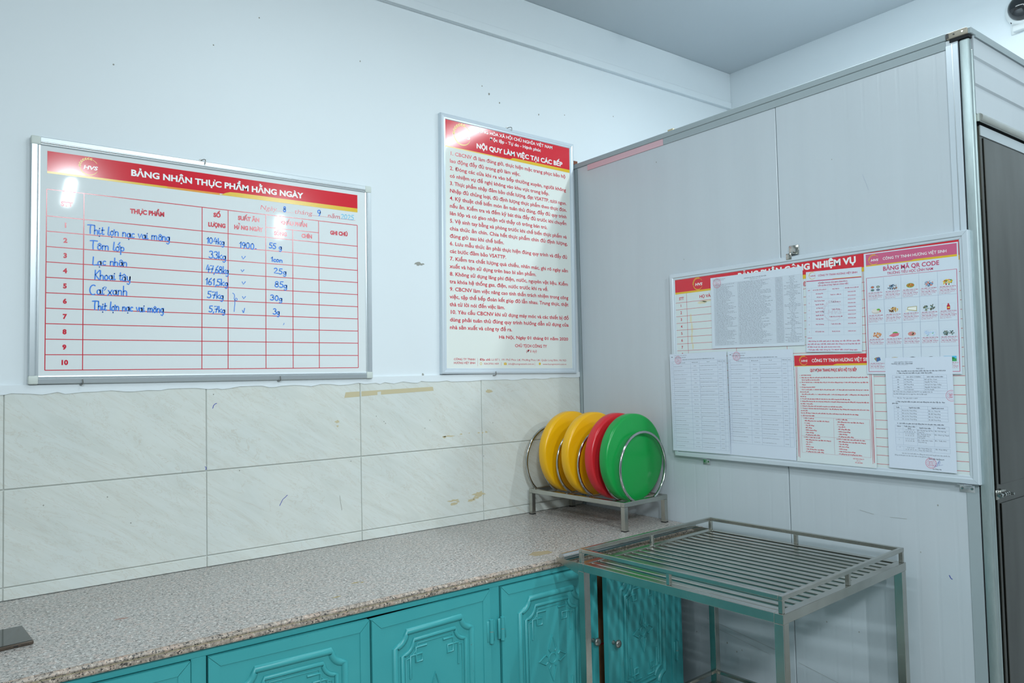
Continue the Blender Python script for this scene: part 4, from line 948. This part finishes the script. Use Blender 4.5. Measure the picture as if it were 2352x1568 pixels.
Q6 = [(30,['1. Đối với quản lý','  - Mặc đồng phục theo quy định của Công ty','  (áo cam);','   - Tạp dề trắng;','   - Mũ trắng;','   - Khẩu trang trắng;','   - Chân đi ủng;','   - Đi găng tay (nếu cần);'],233.5),(157,['2. Đối với đầu bếp','  - Mặc đồng phục theo quy định của Công ty','  (áo trắng);','   - Tạp dề đỏ;','   - Mũ trắng đầu bếp;','   - Khẩu trang trắng;','   - Chân đi ủng;','   - Đi găng tay (nếu cần);'],233.5),
(30,['3. Đối với nhân viên sơ chế','   - Mặc đồng phục theo quy định của Công ty;','   - Tạp dề đỏ;','   - Mũ đỏ;','   - Khẩu trang;','   - Chân đi ủng (theo quy định);','   - Đi găng tay nilon (nếu cần);'],303),(157,['4. Đối với nhân viên chia suất thức ăn chín:','   - Mặc đồng phục theo quy định của Công ty;','   - Tạp dề trắng;','   - Mũ trùm trắng;','   - Khẩu trang;','   - Chân đi ủng (màu trắng);','   - Đi găng tay sợi và găng tay nilon.'],303)]
for u, ls, v in Q6:
    for i, t_ in enumerate(ls): k.text(t_,u,v+8.6*i,3.5,M_RED2,width=len(t_)*2.35,res=1,bold=.05)
k.text('CHỦ TỊCH CÔNG TY',214.7,367.4,3.8,M_RED2,width=40,res=1,bold=.03); k.text('(Đã ký)',228,373.6,3.4,M_RED2,width=14,res=1); k.text('VŨ LAN SINH',222.7,380.3,3.8,M_RED2,width=27,res=1,bold=.03)
for ins, w_ in ((7.5,1.7),(12.5,1.1)):
    k.line((ins,40),(ins,392-ins-(0 if ins > 8 else 8)),w_,M_RED2); k.line((298-ins,40),(298-ins,392-ins-(0 if ins > 8 else 8)),w_,M_RED2); k.line((ins+(8 if ins < 8 else 0),391-ins+1.5),(298-ins-(8 if ins < 8 else 0),391-ins+1.5),w_,M_RED2)
for fx in (0, 1):
    X_ = (lambda a: 298-a) if fx else (lambda a: a)
    k.stroke([(X_(7.5),376),(X_(12),376),(X_(12),381),(X_(18),381),(X_(18),386.5),(X_(7.5),386.5),(X_(7.5),380)],1.3,M_RED2)
    k.stroke([(X_(12.5),372),(X_(17),372),(X_(17),377),(X_(22),377),(X_(22),384)],1.2,M_RED2)
k.build('print', r6, kind='stuff')
# S3 code list poster
r3, k = sheet('large portrait poster with faded pink band and food pictures, top right', 418,155.2,301.6,414.5,-.65,.0206,M_LAM,curl=.002)
k.rect(7,3.5,297.5,42.5,M_PINK); k.rect(7,41.5,297.5,45,M_GOLD,.0001); k.poly([(148,45),(156,42),(166,38.5),(297.5,38.5),(297.5,45)],M_GOLD,.00012)
logo(k,34.4,24.2,17,M_GOLD,M_WHITE,True); k.text('CÔNG TY TNHH HƯƠNG VIỆT SINH',64.8,28.6,9.4,M_WHITE,width=203,res=2,bold=.012,z=.0004)
k.text('BẢNG MÃ QR CODE',64.3,65.5,14.4,M_RED3,width=180,res=3,bold=.02); k.text('TRƯỜNG TIỂU HỌC LĨNH NAM',78.4,79.8,8.8,M_RED3,width=147,res=2,bold=.015)
for (a, b, w_) in (((6.7,85),(295,85),1.2),((6.7,85),(6.7,406),1.6),((295,85),(295,406),1.6),((6.7,406),(295,406),1.6)): k.line(a,b,w_,M_RED3)
rw = [85,162.5,244.5,326,406]; cw_ = [6.7,65.5,123,180.5,237.5,295]
for v in rw[1:4]: k.line((7,v),(295,v),.8,M_GREYL)
for c in cw_[1:5]: k.line((c,85),(c,406),.8,M_GREYL)
FC = {}
def pc(c):
    if c not in FC: FC[c] = mat('picture_print_%d' % len(FC), c, .3)
    return FC[c]
PAL = [[(120,130,150),(214,110,70),(170,160,150),(90,130,110)],[(70,100,130),(40,60,80),(150,180,200),(190,140,110)],[(190,120,60),(120,170,70),(214,90,60),(230,180,90)],[(90,140,190),(150,170,190),(220,130,110),(60,80,100)],[(70,150,60),(210,60,50),(230,190,60),(40,110,50)],
 [(224,220,214),(210,200,196),(110,180,60),(240,236,230)],[(130,90,60),(200,160,120),(226,180,80),(90,64,50)],[(240,240,232),(200,190,140),(230,232,220),(180,170,120)],[(90,140,150),(100,110,90),(60,60,64),(150,156,130)],[(190,40,60),(150,30,50),(230,190,90),(206,60,80)],
 [(224,150,100),(200,120,80),(236,176,120),(190,110,70)],[(220,110,130),(236,150,160),(90,170,80),(200,80,110)],[(220,140,140),(200,170,140),(110,150,90),(190,110,110)],[(190,210,235),(210,226,240),(120,190,150),(180,200,230)],[(110,140,140),(90,100,90),(140,150,140),(70,80,76)],
 [(100,150,110),(200,120,90),(70,110,160),(160,190,120)],[(200,180,140),(170,150,110),(220,200,160),(150,130,90)],[(60,60,60),(120,120,120),(190,190,190),(90,90,90)],[(60,70,80),(120,130,140),(180,190,196),(90,96,104)],[(90,190,230),(60,160,90),(140,210,240),(40,130,70)]]
SHP = ['four','pile','dish','pile','pile','bird','eggs','tray','two','bottle','pile','meat','dish','two','two','book','dish','dish','dish','sky']
for r_ in range(4):
    for c in range(5):
        ci = r_*5+c; x0, x1 = cw_[c], cw_[c+1]; v0 = rw[r_]; mx = (x0+x1)/2+1; my = v0+38; P4 = [pc(q) for q in PAL[ci]]; sh = SHP[ci]
        k.line((mx-19,my-10),(mx+19,my-10),.25,M_GREYL); k.line((mx-19,my+11),(mx+19,my+11),.25,M_GREYL); k.line((mx-19,my-10),(mx-19,my+11),.25,M_GREYL); k.line((mx+19,my-10),(mx+19,my+11),.25,M_GREYL)
        if sh == 'four':
            for i, (dx, dy) in enumerate(((-10,-5),(9,-5),(-10,5),(9,5))): k.disc((mx+dx,my+dy),6.5,4,P4[0] if i != 1 else P4[3]); k.disc((mx+dx,my+dy),4.4,2.6,P4[(i+1) % 4],z=.0001)
        elif sh == 'bottle':
            k.poly([(mx-4.6,my+10),(mx+4.6,my+10),(mx+4.8,my-2),(mx+2,my-6.5),(mx+1.8,my-10),(mx-1.8,my-10),(mx-2,my-6.5),(mx-4.8,my-2)],P4[0]); k.rect(mx-3.4,my+1,mx+3.4,my+6,P4[2],.0001)
        elif sh == 'tray':
            k.poly([(mx-11,my-7),(mx+19,my-8),(mx+18,my+9),(mx-13,my+3)],P4[3]); k.poly([(mx-9,my-5),(mx+17,my-6),(mx+16,my+6),(mx-11,my+1)],P4[0],.0001); k.disc((mx-13,my+7),6,3,P4[2],z=.0001)
        elif sh == 'sky':
            k.rect(mx-19,my-9,mx+19,my+1,P4[0]); k.rect(mx-19,my+1,mx+19,my+10,P4[1]); k.disc((mx+6,my),8,3,P4[3],z=.0001)
        elif sh == 'book':
            for i, a in enumerate((-.5,-.1,.3)): k.poly([(mx-12+i*4,my-2-i),(mx+i*4,my-9+i),(mx+11,my+4),(mx-3,my+9)],P4[i],.00005*i)
        elif sh == 'meat':
            k.disc((mx+4,my-5),9,4,P4[2]); k.poly([(mx-18,my+4),(mx-2,my-5),(mx+17,my-4),(mx+14,my+4),(mx-3,my+8)],P4[0],.0001)
            for i in range(4): k.line((mx-12+i*6,my+5),(mx-4+i*6,my-3),1,P4[1],.0002)
        elif sh == 'bird':
            k.disc((mx,my+1),16,8.5,P4[1]); k.disc((mx-4,my-2),11,6,P4[0],z=.0001); k.disc((mx+8,my-5),6,3,P4[2],z=.0002); k.disc((mx+14,my),2,4,pc((206,70,60)),z=.0002)
        elif sh == 'dish':
            k.disc((mx,my),13,7.5,P4[1]); k.disc((mx,my-.5),11.5,6,P4[0],z=.0001)
            for i in range(12): k.disc((mx+random.uniform(-8,8),my+random.uniform(-4,4)),random.uniform(1.4,3),1.3,random.choice(P4),7,.0002,random.uniform(0,3))
        else:
            for i in range(34):
                a = random.uniform(0,2*PI); q = math.sqrt(random.random()); w_ = 17 if sh != 'two' else 8; sx_ = 0 if sh != 'two' else random.choice((-10,8))
                k.disc((mx+sx_+w_*q*math.cos(a)*.9,my+8*q*math.sin(a)),random.uniform(1.5,4.2),random.uniform(1,2.6),random.choice(P4),8,.00004*i/3,random.uniform(0,3))
        for i, t_ in enumerate(('- Sản phẩm: '+words(14), words(20), '- Nhà cung cấp: Công ty', words(22), words(16))[:5 if r_ < 2 else 4]):
            k.text(t_,x0+3.5,v0+53.5+5.2*i,2.7,M_RED3,width=min(50,len(t_)*2.15),res=1,bold=.03 if t_[0] == '-' else 0)
k.build('print', r3, kind='stuff')
# S4 / S5 supplier tables
def supplier(label, cu, cv, w, h, deg, off, cols_, y0, y1, rows_, hdr, curl, st):
    r_, k = sheet(label, cu, cv, w, h, deg, off, M_PAPER, curl=curl)
    k.rect(9,12,17,14.5,M_BLACK); k.text('CÔNG TY TNHH HƯƠNG VIỆT SINH',hdr[0],hdr[1],2.4,M_BLACK,width=68,res=1); k.text('TRƯỜNG TIỂU HỌC LĨNH NAM',hdr[0]+2,hdr[1]+9,2.6,M_BLACK,width=60,res=1,bold=.02)
    k.text('DANH SÁCH CÁC ĐƠN VỊ CUNG CẤP THỰC PHẨM NĂM HỌC 2025 - 2026',hdr[2],hdr[3],3.3,M_BLACK,width=168,res=1,bold=.02)
    n = rows_; ys = [y0, y0+(13 if n > 18 else 13)]; ys += [ys[1]+(y1-ys[1])*(i+1)/n for i in range(n)]
    for v in ys: k.line((cols_[0],v),(cols_[-1],v),.55,M_LGREY)
    for c in cols_: k.line((c,y0),(c,y1),.55,M_LGREY,.00003)
    for c0, c1, t_ in zip(cols_, cols_[1:], ('TT','Tên đơn vị cung cấp','Mặt hàng cung cấp','Địa chỉ','Số điện thoại','Mã QR')):
        k.text(t_,(c0+c1)/2,(ys[0]+ys[1])/2+1.2,2.7,M_BLACK,align='c',width=min((c1-c0)*.8,len(t_)*1.9),res=1,bold=.02)
    for i in range(n):
        m0, m1 = ys[i+1], ys[i+2]; mid = (m0+m1)/2+1.1
        k.text(str(i+1+(0 if st else 20)),(cols_[0]+cols_[1])/2,mid,2.6,M_BLACK,align='c',res=1)
        for ci, (lo, hi, al) in enumerate(((26,44,'l'),(8,16,'c'),(34,52,'l'))):
            c0, c1 = cols_[ci+1], cols_[ci+2]; nn = random.randint(lo,hi); t_ = words(nn); mx_ = (c1-c0)-3; per = int(mx_/1.85)
            ls = [t_[:per]] + ([t_[per:]] if len(t_) > per else [])
            for j, tt in enumerate(ls):
                vv = mid+(j-(len(ls)-1)/2)*5.0
                if al == 'l': k.text(tt,c0+1.5,vv,2.7,M_BLACK,width=len(tt)*1.82,res=1)
                else: k.text(tt,(c0+c1)/2,vv,2.7,M_BLACK,align='c',width=len(tt)*1.8,res=1)
        k.text('0'+''.join(random.choice('0123456789') for _ in range(9)),(cols_[4]+cols_[5])/2,mid,2.6,M_BLACK,align='c',width=(cols_[5]-cols_[4])*.62,res=1)
    stamp(k,st if st else (38,24),17,M_STAMP); k.build('print', r_, kind='stuff'); return r_
supplier('white sheet with a ruled supplier table, bottom left of the board, overlapping its frame',-458,-161.2,298,417,.7,.0246,[8,18.8,113.5,159,252,277.5,293],33,403,20,(25.6,9,69.5,27.9),.002,(46,27))
supplier('white sheet with a ruled supplier table, between the left sheet and the red-bordered poster',-162,-161.2,293.5,416,-.1,.0203,[3,12.5,103.5,149,243.5,269.3,286],33,367,18,(17.1,9.9,58.7,29),.003,(42,20))
# S7 appendix
r7, k = sheet('plain white typed sheet with a red round stamp and blue signature, bottom right', 433,-180.4,210.6,367,-.1,.0222,M_PAPER,curl=.001)
def T(t_, u, v, w_, b=.0, c=3.7, **kw): k.text(t_,u,v,c,M_BLACK,width=w_,res=1,bold=b,**kw)
T('UBND PHƯỜNG VĨNH HƯNG',29.4,17.1,61); T('TRƯỜNG TIỂU HỌC LĨNH NAM',20.5,22.4,69,.02); k.line((35,24.5),(75,24.5),.4,M_BLACK)
T('PHỤ LỤC 1',101,39,26,.02); T('Phân công kiểm tra an toàn thực phẩm bếp bán trú năm học 2025-2026',38.6,46.6,152,.03); T('1.  Phân công lịch trực kiểm tra giao nhận thực phẩm',36.8,53.3,113,.03)
def grid(cs_, rs_):
    for v in rs_: k.line((cs_[0],v),(cs_[-1],v),.45,M_LGREY)
    for c in cs_: k.line((c,rs_[0]),(c,rs_[-1]),.45,M_LGREY)
grid([22.5,59,123,192.5],[59,68,77,84.5,94,101.5,109.5]); grid([22.5,192.5],[109.5,118,131])
rowsA = [('NGÀY TRỰC','BGH - CẤP ỦY - TT TRƯỜNG','GIÁO VIÊN, NHÂN VIÊN'),('HAI','Đỗ Thúy Hồng','Đỗ Lệ Thu, Trinh'),('BA','Lê Thúy Hà','Nguyễn Thu Trang'),('TƯ','Đỗ Thúy Hồng','Vương Doãn Ngọc Thắng'),('NĂM','Lê Thúy Hà','Nguyễn Thị Ngọc Bích'),('SÁU','Chu Tuấn Anh','Vũ Thu Huyền')]
for i, (a, b, c) in enumerate(rowsA):
    v = [66,74.8,82.4,91,99.6,107.3][i]
    k.text(a,40.7,v,3.0,M_BLACK,align='c',width=len(a)*2.1,res=1,bold=.02)
    if i == 0: k.text(b,91,v,3.2,M_BLACK,align='c',width=44,res=1,bold=.02); k.text(c,157,v,3.2,M_BLACK,align='c',width=50,res=1,bold=.02)
    else: T(b,61,v,len(b)*2.4); T(c,125,v,len(c)*2.4)
T('Đ/c Trinh nhân viên y tế giám sát VSATTP, lưu nghiệm thức ăn',24.5,115,124); T('Ban ĐDCMHS giám sát các ngày theo KH và đột xuất',24.5,122.8,106); T('Ghi chú:  Thời gian 6h20 -> 6h30',35.2,136,66)
T('2. Phân công lịch kiểm tra giám sát hoạt động bán trú của Cấp ủy - Ban',30.7,147.8,153,.03); T('giám hiệu',18,153.5,20,.03)
grid([24,47.8,131,191.5],[160,170,179.5,188.8,198.3,207.8])
for i in range(5):
    v = 167+9.5*i
    if i == 0: T('Tuần',30,v,12,.03); T('Người thực hiện',72,v,35,.03); T('Người phụ trách',143,v,37,.03)
    else: T(str(i),35,v,2.2,.03); T('Đ/c Lê Hà, Thúy Hồng',50,v,46); T('Đ/c Lê  Thúy Hà' if i % 2 else 'Đ/c Đỗ Thúy Hồng',133,v,36)
T('3.  Lịch kiểm tra giám sát hoạt động Bán trú của giáo viên, nhân viên',32,219.3,146,.03)
grid([25.3,50.3,94.5,147,192.6],[223.5,236,247.5,265,288.5]); grid([26.2,50.3,94.5,147,193.4],[293.5,307])
for t_, u, v, w_, b in (('Nhóm',31,229,13,.03),('Tuần (theo năm',54,229,36,.03),('học)',66,235,10,.03),('Người thực hiện',102,232,36,.03),('Phụ trách',158,230,24,.03),
    ('1',36,243,2,0),('1, 5, 9, 13, 17',56,240.5,30,0),('20, 24, 28, 32, 36',53,246,37,0),('Đ/c Vũ Hường, Lệ Thu,',96,240.5,50,0),('Trang TQ',96,246,21,0),('Đ/c Vũ Hường',150,240.5,33,0),
    ('2',36,255,2,0),('2, 6, 10,14,18',57,252.5,28,0),('21, 25, 29, 33',57,258.5,28,0),('Đ/c  Phương Thanh,',96,252.5,42,0),('Hoàng Hiền, Thu',96,258,37,0),('Hương K3',96,263.5,23,0),('Đ/c  Phương Thanh',149,252.5,43,0),
    ('3',36,273,2,0),('3, 7, 11, 15,19',57,270,28,0),('22, 26, 30, 34',57,276,28,0),('Đ/c  Tuấn Anh, Uyên,',96,272,47,0),('Thúy Hương',96,278,27,0),('Đ/c  Tuấn Anh',149,271,34,0),
    ('4',37,298,2,0),('4, 8, 12,16',62,298.5,22,0),('19, 23, 27, 31, 35',55,304.5,36,0),('Đ/c Thúy Hồng, Lê',97,298.5,41,0),('Thúy, Mỹ Hạnh K3',97,304.5,41,0),('Đ/c Thúy Hồng',150,298.5,34,0)):
    T(t_,u,v,w_,b)
T('Ghi chú: Sau buổi kiểm tra, đồng chí nhóm trưởng gửi biên bản về đ/c Hà.',43.7,317.5,149); T('Đồng chí Hà giám sát việc thực hiện và lưu giữ biên bản.',20.3,324.7,112)
T('PHÓ HIỆU TRƯỞNG PT',128.7,330,46,.03); T('Lê Thúy Hà',138.9,361.3,26,.03)
stamp(k,(133.9,341.6),16.4,M_STAMP,('TRƯỜNG','TIỂU HỌC','LĨNH NAM'))
k.circle((204.8,124.4),17,1.1,M_STAMP,22,a0=math.radians(72),a1=math.radians(288)); k.circle((204.8,124.4),12.4,.6,M_STAMP,18,a0=math.radians(66),a1=math.radians(294))
for i, t_ in enumerate(('TRƯỜNG','TIỂU HỌC','LĨNH NAM')): k.text(t_[:5],196,121+5*i,3.2,M_STAMP,width=13,res=1,bold=.03)
k.stroke([(144,352),(150,345),(154,336),(153,346),(157,337),(160,331),(156,342),(151,351)],.9,M_PEN); k.stroke([(158,347),(161,338),(162,333)],.8,M_PEN); k.stroke([(143,355),(150,350),(170,344)],.5,M_PEN)
k.build('print', r7, kind='stuff')

# clear tape across the poster joint
FONT.done()
# smears of dried food on the counter
smear(-.80,-.655,.10,.06,mat('yellowish_counter_stain',(168,150,118),.5),jag=.3)
for (x, y, w_, h_) in ((-1.49,-.55,.028,.008),(-1.60,-.655,.03,.008),(-1.47,-.56,.012,.01)): smear(x,y,w_,h_,mat('dried_food_crumb',(170,150,92),.6))
smear(-2.15,-.44,.03,.012,mat('reddish_crumb',(170,136,124),.6))
tk.build('counter_stains', bpy.data.objects['countertop'], kind='stuff')
